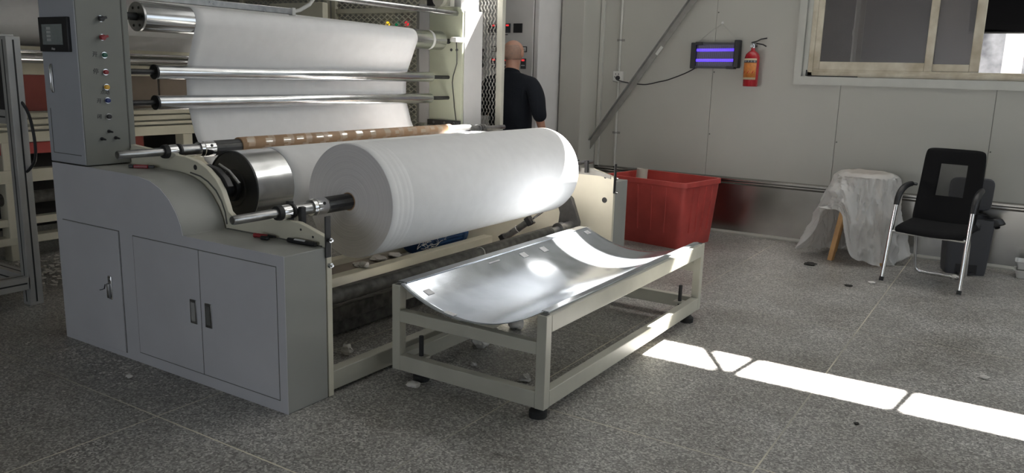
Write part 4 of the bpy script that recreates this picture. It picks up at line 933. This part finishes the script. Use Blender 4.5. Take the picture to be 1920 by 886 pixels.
obj('bin_liner', MB().grid(liner, 60, 10, wrap=True).xf(PM), 'black', parent=pbn, solid=0.001)
# white plastic tray stack at the right edge of the view
for k, (z, lab) in enumerate(((0.0, 'white plastic food box on the floor at the right edge, lower one'), (0.075, 'clear-white plastic food box at the right edge, upper one'))):
    M2 = Matrix.Translation((0.17, 7.80, z))
    bxo = obj('food_box', loft([rring(0.22, 0.15, 0.002, 0.03), rring(0.25, 0.18, 0.062, 0.03), rring(0.27, 0.20, 0.064, 0.03), rring(0.27, 0.20, 0.068, 0.03), rring(0.24, 0.17, 0.068, 0.03), rring(0.21, 0.14, 0.008, 0.03)]).xf(M2), 'plastic' if k else 'white_plastic')
    tag(bxo, lab, 'food box')

# ================================================================== PERSON AND CONTROL CABINET
ec = thing('control_cabinet', (-4.85, 7.55, 0), 'tall pale control cabinet with digital meters in front of the standing man', 'cabinet')
EX0, EX1, EY = -5.75, -4.325, 7.20
obj('body', MB().box(EX0, EX1, EY, 7.90, 0.0, 2.45), 'cabinet_grey', parent=ec, bevel=0.004)
dcab = obj('door', MB().box(-5.02, EX1-0.055, EY-0.018, EY, 0.08, 2.34), 'cabinet_grey', parent=ec, bevel=0.003)
obj('door', MB().box(EX0+0.03, -5.03, EY-0.018, EY, 0.08, 2.34), 'cabinet_grey', parent=ec, bevel=0.003)
obj('door_gap', MB().box(EX1-0.054, EX1-0.046, EY-0.004, EY-0.001, 0.08, 2.34), 'gap', parent=ec)
def ebox(nm, x0, x1, z0, z1, m, d=0.012, par=dcab): return obj(nm, MB().box(x0, x1, EY-0.018-d, EY-0.018, z0, z1), m, parent=par)
for xc, on in ((-4.875, 1), (-4.705, 1), (-4.56, 0)):
    ebox('meter', xc-0.052, xc+0.052, 1.962, 2.055, 'dark_grey_plastic' if on else 'black')
    if on:
        obj('led_digits', MB().box(xc+0.002, xc+0.036, EY-0.032, EY-0.030, 2.028, 2.046), 'led_red', parent=dcab)
        for q_ in range(3): obj('meter_key', MB().box(xc-0.035, xc+0.035, EY-0.032, EY-0.030, 1.972+0.016*q_, 1.980+0.016*q_), 'label_dark', parent=dcab)
        obj('caption', MB().box(xc-0.02, xc+0.02, EY-0.0195, EY-0.0175, 1.940, 1.948), 'ink', parent=dcab)
for xc in (-4.85, -4.72, -4.545, -4.475):
    ebox('analog_meter', xc-0.029, xc+0.029, 1.768, 1.826, 'black', 0.010)
    obj('dial', MB().box(xc-0.022, xc+0.022, EY-0.0295, EY-0.0275, 1.776, 1.818), 'meter_face', parent=dcab)
    obj('needle', MB().obox((xc+0.016, EY-0.0305, 1.780), (xc-0.014, EY-0.0305, 1.808), 0.001, 0.003), 'ink', parent=dcab)
for xc in (-4.85, -4.70, -4.482):
    ebox('controller', xc-0.030, xc+0.030, 1.600, 1.705, 'dark_grey_plastic')
    obj('led_digits', MB().box(xc-0.018, xc+0.016, EY-0.032, EY-0.030, 1.678, 1.696), 'led_red', parent=dcab)
    obj('meter_key', MB().box(xc-0.022, xc+0.022, EY-0.032, EY-0.030, 1.630, 1.640), 'white_print', parent=dcab)
obj('door_handle', MB().box(-5.0, -4.97, EY-0.05, EY-0.018, 1.60, 1.80), 'black', parent=ec, bevel=0.006)

def skin_body(name, joints, edges, m, parent, sub=2):
    me = bpy.data.meshes.new(name); o0 = wloc(parent)
    me.from_pydata([tuple(Vector(j[0])-o0) for j in joints], edges, []); me.materials.append(m if not isinstance(m, str) else MT[m])
    o = bpy.data.objects.new(name, me); COL.objects.link(o); o.parent = parent
    md = o.modifiers.new('skin', 'SKIN'); md.use_smooth_shade = True; md.branch_smoothing = 0.6
    for i, j in enumerate(joints):
        sv = me.skin_vertices[0].data[i]; sv.radius = (j[1], j[2] if len(j) > 2 else j[1]); sv.use_root = (i == 0)
    s = o.modifiers.new('sub', 'SUBSURF'); s.levels = sub; s.render_levels = sub
    return o
PX, PY = -4.19, 6.50
ps = thing('person', (PX, PY, 0), 'man with a shaved head in a dark sweater seen from behind', 'person')
def Pp(x, y, z): return (PX+x, PY+y, z)
# one continuous body: trunk, neck, head, legs, arms, hands with fingers
J = [(Pp(0, 0, 0.98), 0.15, 0.12), (Pp(0, 0, 1.12), 0.15, 0.115), (Pp(0, 0, 1.30), 0.165, 0.12), (Pp(0, -0.01, 1.46), 0.16, 0.105), (Pp(0, 0.005, 1.555), 0.075, 0.07),
     (Pp(0, 0.02, 1.62), 0.066, 0.066), (Pp(0, 0.025, 1.685), 0.078, 0.088), (Pp(0, 0.03, 1.755), 0.088, 0.105), (Pp(0, 0.025, 1.81), 0.076, 0.09)]
E_ = [(i, i+1) for i in range(8)]
def limb(start, pts):
    prev = start
    for p in pts: J.append(p); E_.append((prev, len(J)-1)); prev = len(J)-1
    return prev
for s in (-1, 1):
    limb(0, [(Pp(s*0.10, 0, 0.88), 0.095), (Pp(s*0.105, 0.01, 0.52), 0.065), (Pp(s*0.11, 0, 0.30), 0.058), (Pp(s*0.11, -0.02, 0.09), 0.042), (Pp(s*0.115, 0.06, 0.045), 0.042, 0.035), (Pp(s*0.12, 0.17, 0.03), 0.040, 0.026)])
    el = (s*0.325, -0.03, 1.20) if s > 0 else (s*0.33, 0.02, 1.20)
    wr_ = (s*0.345, 0.07, 0.97) if s > 0 else (s*0.27, 0.25, 1.12)
    hd = limb(3, [(Pp(s*0.205, -0.005, 1.475), 0.075), (Pp(s*0.27, -0.015, 1.38), 0.058), (Pp(*el), 0.046), (Pp(*(Vector(el).lerp(Vector(wr_), 0.5))), 0.042), (Pp(*wr_), 0.028)])
    dirv = (Vector(wr_)-Vector(el)).normalized(); side = Vector((1, 0, 0)) if s < 0 else Vector((0, 1, 0)); side = (side-dirv*side.dot(dirv)).normalized()
    pm = Vector(wr_)+dirv*0.06; hm_ = limb(hd, [(Pp(*pm), 0.030, 0.020)])
    for q_, ln in ((-0.028, 0.085), (-0.009, 0.10), (0.010, 0.095), (0.028, 0.075)):
        b0 = pm+dirv*0.035+side*q_; nrm = dirv.cross(side)
        limb(hm_, [(Pp(*b0), 0.0095), (Pp(*(b0+dirv*ln*0.5+nrm*0.008*s)), 0.009), (Pp(*(b0+dirv*ln*0.9+nrm*0.03*s)), 0.0075)])
    th = Vector(wr_)+dirv*0.03+side*0.032
    limb(hd, [(Pp(*th), 0.012), (Pp(*(th+dirv*0.035+side*0.02)), 0.010), (Pp(*(th+dirv*0.065+side*0.022)), 0.0085)])
body = skin_body('body', J, E_, 'skin', ps)
hdc = Vector(Pp(0, 0.028, 1.752))
def cap_(u, v):
    a = 2*PI*u; b = PI*(0.30+0.42*v)
    r = 1.0
    return (hdc.x+0.0925*math.sin(b)*math.cos(a), hdc.y-0.012+0.108*math.sin(b)*math.sin(a) if math.sin(a) < 0.35 else hdc.y-0.012+0.108*math.sin(b)*0.35, hdc.z-0.005+0.107*math.cos(b))
obj('skull_cap', MB().ball((hdc.x, hdc.y-0.002, hdc.z), 0.0945, 0.112, 0.105, 28, 18), 'skin', parent=ps)
obj('hair', MB().grid(cap_, 36, 8, wrap=True), 'stubble', parent=ps, solid=0.004)
for s in (-1, 1): obj('ear', MB().ball(Pp(s*0.098, 0.03, 1.735), 0.012, 0.022, 0.033, 12, 8), 'skin', parent=ps)
obj('nose', MB().lathe(Pp(0, 0.125, 1.765), (0, 0.35, -1), [(0, 0.004), (0.02, 0.010), (0.045, 0.017), (0.055, 0.010), (0.058, 0)], 12), 'skin', parent=ps)
for s in (-1, 1): obj('eye', MB().ball(Pp(s*0.034, 0.122, 1.765), 0.013, 0.008, 0.009, 12, 8), 'white_plastic', parent=ps)
obj('mouth', MB().ball(Pp(0, 0.118, 1.69), 0.024, 0.006, 0.006, 12, 6), 'red_btn', parent=ps)
# clothes
Js = [(Pp(0, 0, 0.93), 0.235, 0.165), (Pp(0, 0, 1.05), 0.24, 0.165), (Pp(0, 0, 1.20), 0.25, 0.165), (Pp(0, -0.005, 1.36), 0.255, 0.155), (Pp(0, -0.008, 1.475), 0.205, 0.125), (Pp(0, 0.003, 1.56), 0.088, 0.082), (Pp(0, 0.014, 1.607), 0.079, 0.079)]
Es = [(i, i+1) for i in range(6)]
for s in (-1, 1):
    el = (s*0.34, -0.04, 1.20) if s > 0 else (s*0.345, 0.01, 1.20)
    we = (s*0.350, 0.005, 1.115) if s > 0 else (s*0.33, 0.09, 1.17)
    prev = 4
    for p in ((Pp(s*0.225, -0.006, 1.465), 0.10), (Pp(s*0.295, -0.018, 1.36), 0.088), (Pp(*el), 0.075), (Pp(*we), 0.062)):
        Js.append(p); Es.append((prev, len(Js)-1)); prev = len(Js)-1
sw = skin_body('sweater', Js, Es, 'sweater', ps)
Jt = [(Pp(0, 0, 0.99), 0.17, 0.135), (Pp(0, 0, 0.90), 0.175, 0.14)]; Et = [(0, 1)]
for s in (-1, 1):
    prev = 1
    for p in ((Pp(s*0.10, 0, 0.80), 0.115), (Pp(s*0.107, 0.01, 0.52), 0.085), (Pp(s*0.112, -0.005, 0.28), 0.076), (Pp(s*0.112, -0.01, 0.09), 0.07)):
        Jt.append(p); Et.append((prev, len(Jt)-1)); prev = len(Jt)-1
skin_body('trousers', Jt, Et, 'trousers', ps)
for s in (-1, 1): obj('shoe', MB().ball(Pp(s*0.115, 0.06, 0.04), 0.052, 0.145, 0.042, 18, 12), 'black', parent=ps)

# ================================================================== MESH GUARDS
def diamond_mesh(x0, x1, z0, z1, y, lw, sw_, t=0.0035, horiz=True):
    """expanded metal: lw x sw_ diamonds in the plane y, flat strands"""
    mb = MB(); cw, chh = (lw, sw_) if horiz else (sw_, lw)
    nx, nz = int((x1-x0)/cw), int((z1-z0)/chh); cw, chh = (x1-x0)/nx, (z1-z0)/nz
    for i in range(nx):
        for j in range(nz):
            cx_, cz_ = x0+cw*(i+0.5), z0+chh*(j+0.5)
            P4 = [(cx_-cw/2, cz_), (cx_, cz_+chh/2), (cx_+cw/2, cz_), (cx_, cz_-chh/2)]
            for a, b in zip(P4, P4[1:]+P4[:1]):
                dx, dz = b[0]-a[0], b[1]-a[1]; L_ = math.hypot(dx, dz); nxn, nzn = -dz/L_*t, dx/L_*t
                mb.add([(a[0]-nxn/2, y, a[1]-nzn/2), (b[0]-nxn/2, y, b[1]-nzn/2), (b[0]+nxn/2, y+0.003, b[1]+nzn/2), (a[0]+nxn/2, y+0.003, a[1]+nzn/2)], [(0, 1, 2, 3)])
    return mb
mg = thing('mesh_guard', (-4.4, 6.10, 0), 'mesh guard panel with a pale post between the winder and the man', 'guard')
obj('post', MB().box(-4.085, -4.025, 6.08, 6.13, 0, 2.24), 'cream_grey', parent=mg, bevel=0.004)
obj('post', MB().box(-4.96, -4.90, 6.08, 6.13, 0, 2.24), 'cream_grey', parent=mg, bevel=0.004)
for z in (0.12, 2.19): 
    obj('rail', MB().box(-4.90, -4.085, 6.085, 6.125, z, z+0.05), 'cream_grey', parent=mg, bevel=0.003)
tag(obj('mesh_infill', diamond_mesh(-4.90, -4.085, 0.17, 2.19, 6.105, 0.066, 0.034, 0.0055, horiz=False), 'galv', parent=mg), kind='stuff')

FY = 7.0
for nm, x0, x1, lab in (('mesh_fence', -8.62, -7.08, 'cream framed diamond mesh fence panel behind the winder, left one'), ('mesh_fence', -7.01, -5.60, 'cream framed diamond mesh fence panel in front of the lamp cabinet')):
    mf = thing(nm, ((x0+x1)/2, FY, 0), lab, 'fence', 'mesh fence panels behind the winder')
    for x in (x0, x1-0.06): obj('post', MB().box(x, x+0.06, FY-0.02, FY+0.03, 0, 2.42), 'cream', parent=mf, bevel=0.003)
    bars = (0.08, 2.35) if x0 < -8 else (0.08, 2.17, 2.36)
    for z in bars: obj('rail', MB().box(x0+0.06, x1-0.06, FY-0.015, FY+0.025, z, z+0.055), 'cream', parent=mf, bevel=0.003)
    tag(obj('mesh_infill', diamond_mesh(x0+0.06, x1-0.06, 0.13, 2.35, FY+0.005, 0.085, 0.055, 0.013), 'cream_mesh', parent=mf), kind='stuff')
lc = thing('lamp_cabinet', (-6.45, 7.62, 0), 'grey cabinet with yellow, green and red lamps behind the mesh fence', 'cabinet')
obj('body', MB().box(-6.92, -5.98, 7.45, 7.85, 0, 2.30), 'cream_grey', parent=lc, bevel=0.004)
obj('door', MB().box(-6.88, -6.02, 7.435, 7.45, 0.08, 2.25), 'cream_grey', parent=lc, bevel=0.003)
for px_, m in ((-6.545, 'led_yellow'), (-6.40, 'led_green'), (-6.255, 'led_red')):
    obj('indicator_lamp', MB().lathe((px_, 7.435, 2.082), (0, -1, 0), [(0, 0.028), (0.012, 0.028), (0.02, 0.022), (0.024, 0)], 18), m, parent=lc)
tag(obj('duct_beam', MB().box(-9.5, -4.7, 7.25, 7.40, 2.46, 2.60).box(-7.3, -7.18, 7.27, 7.38, 2.60, CZ), 'cream_grey'), 'horizontal cable duct above the mesh fence', 'duct')

# ================================================================== BACKGROUND LINE MACHINE
BX = -6.55
bm_ = thing('line_machine', (BX-0.5, 4.4, 0), 'long cream production line machine behind the winder with red and dark guards', 'machine')
BY0, BY1 = 1.6, 6.6
def bbeam(nm, z0, z1, m, x=BX, d=0.10, y0=BY0, y1=BY1): return obj(nm, MB().box(x-d, x, y0, y1, z0, z1), m, parent=bm_, bevel=0.004)
bbeam('base_rail', 0.13, 0.19, 'cream', d=0.12); bbeam('lower_rail', 0.275, 0.335, 'cream', x=BX-0.02, d=0.08)
bbeam('middle_beam', 0.615, 0.715, 'cream'); bbeam('top_beam', 0.925, 1.005, 'cream', d=0.14)
for z0, z1 in ((1.02, 1.045), (1.06, 1.10), (1.112, 1.15)): bbeam('cover_slat', z0, z1, 'cream', x=BX-0.01)
bbeam('back_sheet', 1.005, 1.16, 'cream_grey', x=BX-0.05, d=0.02)
bbeam('interior', 0.19, 0.93, 'dark_inside', x=BX-0.35, d=0.05)
for y in (1.7, 3.05, 4.62, 6.45): obj('post', MB().box(BX-0.13, BX-0.01, y, y+0.10, 0.0, 0.93), 'cream', parent=bm_, bevel=0.006)
bbeam('red_bar', 0.83, 0.92, 'red_plastic', x=BX-0.03, d=0.06, y0=1.6, y1=3.9)
obj('red_block', MB().box(BX-0.2, BX-0.12, 4.05, 4.3, 0.72, 0.92), 'maroon', parent=bm_, bevel=0.01)
bbeam('guard_panel', 1.16, 1.44, 'maroon', x=BX-0.05, d=0.02, y0=2.4, y1=3.7)
bbeam('guard_panel', 1.16, 1.46, 'brown_panel', x=BX-0.05, d=0.02, y0=3.72, y1=4.42)
bbeam('guard_panel', 1.16, 1.46, 'brown_panel', x=BX-0.055, d=0.02, y0=4.44, y1=6.3)
bbeam('upper_beam', 1.44, 1.53, 'cream', x=BX-0.04, d=0.08); bbeam('upper_beam', 1.60, 1.66, 'cream', x=BX-0.12, d=0.06)
bbeam('upper_cover', 1.62, 1.86, 'white_paint', x=BX-0.15, d=0.05, y0=3.55, y1=6.4)
obj('chrome_bar', MB().cyl((BX, BY0, 1.565), (BX, BY1, 1.565), 0.022, 16).cyl((BX-0.02, BY0, 1.615), (BX-0.02, BY1, 1.615), 0.014, 12), 'chrome', parent=bm_)
for y in (1.65, 6.45): obj('end_frame', MB().box(BX-0.9, BX-0.06, y, y+0.08, 0.93, 2.25), 'cream', parent=bm_, bevel=0.004)
obj('air_pipe', MB().cyl((BX-0.10, BY0, 0.48), (BX-0.10, BY1, 0.48), 0.05, 14), 'dusty', parent=bm_)
lr = thing('line_roll', (BX-0.38, 1.9, 1.88), 'big white fabric roll lying on top of the line machine at the left edge', 'fabric roll')
obj('wound_layers', MB().lathe((BX-0.38, 1.75, 1.88), (0, 1, 0), [(0, 0), (0, 0.24), (0.01, 0.25), (3.6, 0.25), (3.61, 0.24), (3.61, 0)], 56), 'fabric', parent=lr)
obj('shaft', MB().cyl((BX-0.38, 1.70, 1.88), (BX-0.38, 6.44, 1.88), 0.03, 16), 'steel', parent=lr)
for z0 in (0.0, 0.05): pass
tag(obj('lamp_fixture', MB().box(BX-0.25, BX-0.15, 2.2, 3.3, 2.16, 2.22).box(BX-0.28, BX-0.12, 2.2, 3.3, 2.22, 2.245), 'white_plastic', bevel=0.003), 'white batten above the fabric roll at the left edge', 'batten')
# loose white waste on the floor in front of it
random.seed(21)
mb = MB()
for k in range(420):
    a = random.random(); x = -6.35+random.gauss(0, 0.22)+a*0.5; y = 3.1+random.gauss(0, 0.45); s_ = random.uniform(0.008, 0.035); z = 0.002+random.random()*0.012
    if x < -6.5: continue
    r_ = [Vector((math.cos(t_)*s_*random.uniform(.5, 1.4), math.sin(t_)*s_*random.uniform(.4, 1.0), random.random()*0.012)) for t_ in (0, 1.3, 2.5, 3.8, 5.1)]
    mb.add([Vector((x, y, z))+p for p in r_], [(0, 1, 2, 3, 4)])
tag(obj('fabric_waste', mb, 'scrap'), 'shredded white fabric waste on the floor by the line machine', 'waste', kind='stuff')
mb = MB()
for k in range(330):
    x = -4.30+abs(random.gauss(0, 0.40)); y = 2.30-abs(random.gauss(0, 0.10)); s_ = random.uniform(0.003, 0.012)
    if k > 270: x = random.uniform(-5.3, -2.7); y = random.uniform(1.75, 2.3)
    r_ = [Vector((math.cos(t_)*s_*random.uniform(.5, 1.4), math.sin(t_)*s_*random.uniform(.4, 1.0), random.random()*0.003)) for t_ in (0, 1.5, 3, 4.5)]
    mb.add([Vector((x, y, 0.001))+p for p in r_], [(0, 1, 2, 3)])
tag(obj('lint_flakes', mb, 'scrap'), 'small white lint flakes on the floor along the cabinet foot', 'lint', kind='stuff')

# ================================================================== ALUMINIUM STAND AT THE LEFT
al = thing('aluminium_stand', (-5.75, 2.3, 0), 'aluminium profile stand with a black screen at the left edge', 'stand')
def profile(nm, a, b, w=0.085, par=al):
    p = obj(nm, MB().obox(a, b, w, w, upv=(0, 1, 0) if abs(a[0]-b[0])+abs(a[1]-b[1]) < 0.01 else (0, 0, 1)), 'alu_profile', parent=par, bevel=0.003)
    a, b = Vector(a), Vector(b); d, u, v = frame_of(b-a)
    for sgn, ax in ((1, u), (-1, u), (1, v), (-1, v)):
        c0 = ax*sgn*(w/2+0.0003); obj('slot', MB().obox(a+c0+d*0.02, b+c0-d*0.02, 0.010, 0.0012, upv=tuple(ax)), 'dark_inside', parent=p)
    return p
AX, AY = -5.315, 2.575
profile('post', (AX, AY, 0.0), (AX, AY, 1.69)); profile('post', (AX-1.1, AY, 0.0), (AX-1.1, AY, 1.69)); profile('post', (AX-1.1, AY-0.7, 0), (AX-1.1, AY-0.7, 1.69)); 
profile('cross_rail', (AX-1.07, AY, 0.15), (AX-0.03, AY, 0.15)); profile('cross_rail', (AX-1.07, AY, 1.20), (AX-0.03, AY, 1.20)); profile('cross_rail', (AX-1.07, AY, 1.66), (AX-0.03, AY, 1.66))
profile('side_rail', (AX-1.1, AY-0.67, 0.15), (AX-1.1, AY-0.03, 0.15)); profile('side_rail', (AX-0.0, AY-0.67, 0.15), (AX, AY-0.03, 0.15)); profile('post', (AX, AY-0.7, 0), (AX, AY-0.7, 0.18))
obj('screen_panel', MB().box(AX-1.07, AX-0.03, AY-0.02, AY+0.02, 1.23, 1.63), 'black', parent=al, bevel=0.003)
obj('corner_bracket', MB().prism([(AX-0.03, 1.17), (AX-0.10, 1.17), (AX-0.03, 1.08)], 'y', AY-0.02, AY+0.02), 'dark_steel', parent=al)
tag(obj('hanging_cable', MB().tube(smooth_path([(AX+0.032, AY+0.02, 1.30), (AX+0.09, AY+0.03, 1.22), (AX+0.13, AY+0.03, 1.08), (AX+0.12, AY+0.03, 0.95), (AX+0.06, AY+0.02, 0.88), (AX+0.035, AY+0.01, 0.86)]), 0.009, 8), 'black'), 'black cable looping beside the aluminium stand', 'cable')

# ================================================================== TOOLS AND SCRAPS
def tool(nm, a, b, r, label, cat, parts):
    t = thing(nm, ((a[0]+b[0])/2, (a[1]+b[1])/2, a[2]-r), label, cat); a, b = Vector(a), Vector(b); d = b-a
    for pn, t0, t1, ra, rb_, m in parts: obj(pn, MB().cyl(a+d*t0, a+d*t1, ra, 14, rb_), m, parent=t)
    return t
kf = thing('utility_knife', (-3.95, 2.50, 1.004), 'red and black utility knife beside the control tower', 'knife')
obj('handle', MB().obox((-3.985, 2.50, 1.013), (-3.925, 2.545, 1.012), 0.026, 0.018), 'red_btn', parent=kf, bevel=0.004)
obj('end_cap', MB().obox((-4.005, 2.485, 1.013), (-3.985, 2.50, 1.013), 0.022, 0.016), 'black', parent=kf, bevel=0.003)
obj('blade_holder', MB().obox((-3.925, 2.545, 1.012), (-3.90, 2.565, 1.012), 0.018, 0.014), 'black', parent=kf, bevel=0.003)
tool('pruning_pliers', (-3.10, 2.545, 0.749), (-2.985, 2.578, 0.749), 0.011, 'red-handled cutter lying on the low cabinet top', 'cutter',
     (('handle', 0, 0.65, 0.011, 0.009, 'red_btn'), ('jaw', 0.65, 1.0, 0.009, 0.004, 'black_iron')))
tool('cutter_grip', (-3.03, 2.53, 0.748), (-2.985, 2.535, 0.748), 0.010, 'small black grip beside the red-handled cutter', 'grip', (('barrel', 0, 0.8, 0.010, 0.010, 'black'), ('tip', 0.8, 1.0, 0.010, 0.005, 'black')))
mk = tool('marker_pen', (-2.89, 2.57, 0.750), (-2.715, 2.577, 0.750), 0.012, 'black marker pen with a white oval label by the guard bar', 'marker',
     (('cap', 0, 0.24, 0.011, 0.0122, 'black'), ('barrel', 0.24, 0.68, 0.0115, 0.0115, 'black'), ('end', 0.68, 1.0, 0.0122, 0.0105, 'black')))
obj('label', MB().grid(lambda u, v: (-2.845+0.07*u, 2.572+0.003*u+0.0122*math.cos(-2.6+1.2*v), 0.750-0.0122*math.sin(-2.6+1.2*v)), 6, 5), 'white_print', parent=mk)

def crumple(name, x, y, r, label, m='scrap', flat=0.6, seed=0, z=0.0, cat='scrap'):
    bm = bmesh.new(); bmesh.ops.create_icosphere(bm, subdivisions=3, radius=1.0)
    mb = MB()
    for v in bm.verts:
        p = v.co; k = 1+0.45*mnoise.noise(p*1.7+Vector((seed*3.1, 0, 0)))+0.30*abs(mnoise.noise(p*4+Vector((0, seed*1.7, 0))))
        q_ = Vector((p.x*r*k*1.15, p.y*r*k*0.9, p.z*r*k*flat)); mb.v.append(q_)
    zmin = min(q_.z for q_ in mb.v)
    mb.v = [Vector((x+q_.x, y+q_.y, z+max(0, q_.z-zmin-0.15*r))) for q_ in mb.v]
    mb.f = [[v.index for v in f.verts] for f in bm.faces]; mb.sm = [False]*len(mb.f); bm.free()
    return tag(obj(name, mb, m), label, cat)
for i, (x, y, r, lab, m, fl) in enumerate((
        (-2.50, 3.64, 0.050, 'largest crumpled white fabric scrap on the floor under the tray', 'scrap', 0.75),
        (-2.53, 4.05, 0.045, 'crumpled white scrap under the far half of the tray', 'scrap', 0.9),
        (-2.02, 3.34, 0.028, 'small white scrap behind the front leg of the cradle', 'scrap', 0.7),
        (-2.36, 3.36, 0.014, 'tiny white scrap beside the largest one under the tray', 'scrap', 0.7),
        (-3.02, 3.08, 0.028, 'white scrap on the floor beside the near base rail', 'scrap', 1.0),
        (-2.44, 2.95, 0.030, 'torn white scrap at the left front foot of the cradle', 'scrap', 0.4),
        (-1.448, 7.09, 0.040, 'black crumpled scrap in front of the draped stool', 'scrap_dark', 0.35),
        (-1.03, 6.52, 0.026, 'grey flattened scrap in front of the office chair', 'scrap_dark', 0.3),
        (-0.90, 6.73, 0.022, 'white scrap by the left front leg of the chair', 'scrap', 0.5),
        (-0.034, 4.86, 0.018, 'small pale scrap on the open floor at the right', 'scrap', 0.6),
        (-0.50, 3.81, 0.010, 'small black speck on the floor below the sunlit strip', 'scrap_dark', 0.5),
        (-3.65, 2.19, 0.016, 'white lint ball in front of the left cabinet door', 'scrap', 0.5),
        (-0.36, 7.36, 0.030, 'white crumpled paper at the foot of the pedal bin', 'scrap', 0.5))):
    crumple('floor_scrap', x, y, r, lab, m, fl, i)
crumple('beam_scrap', -3.86, 4.12, 0.035, 'white fabric scrap on the machine beam under the roll', 'scrap', 0.6, 31, 0.17)
for i, (x, y, r) in enumerate(((-4.0, 3.75, 0.06), (-4.02, 4.45, 0.07), (-4.0, 4.62, 0.06), (-3.99, 4.22, 0.06))):
    crumple('tray_fluff', x, y, r*0.8, ['grey fluff on the machine shelf nearest the near side plate', 'grey fluff on the machine shelf left of the blue motor', 'grey fluff on the machine shelf touching the blue motor', 'grey fluff on the machine shelf right below the roll edge'][i], 'scrap', 0.35, 40+i, 0.14)
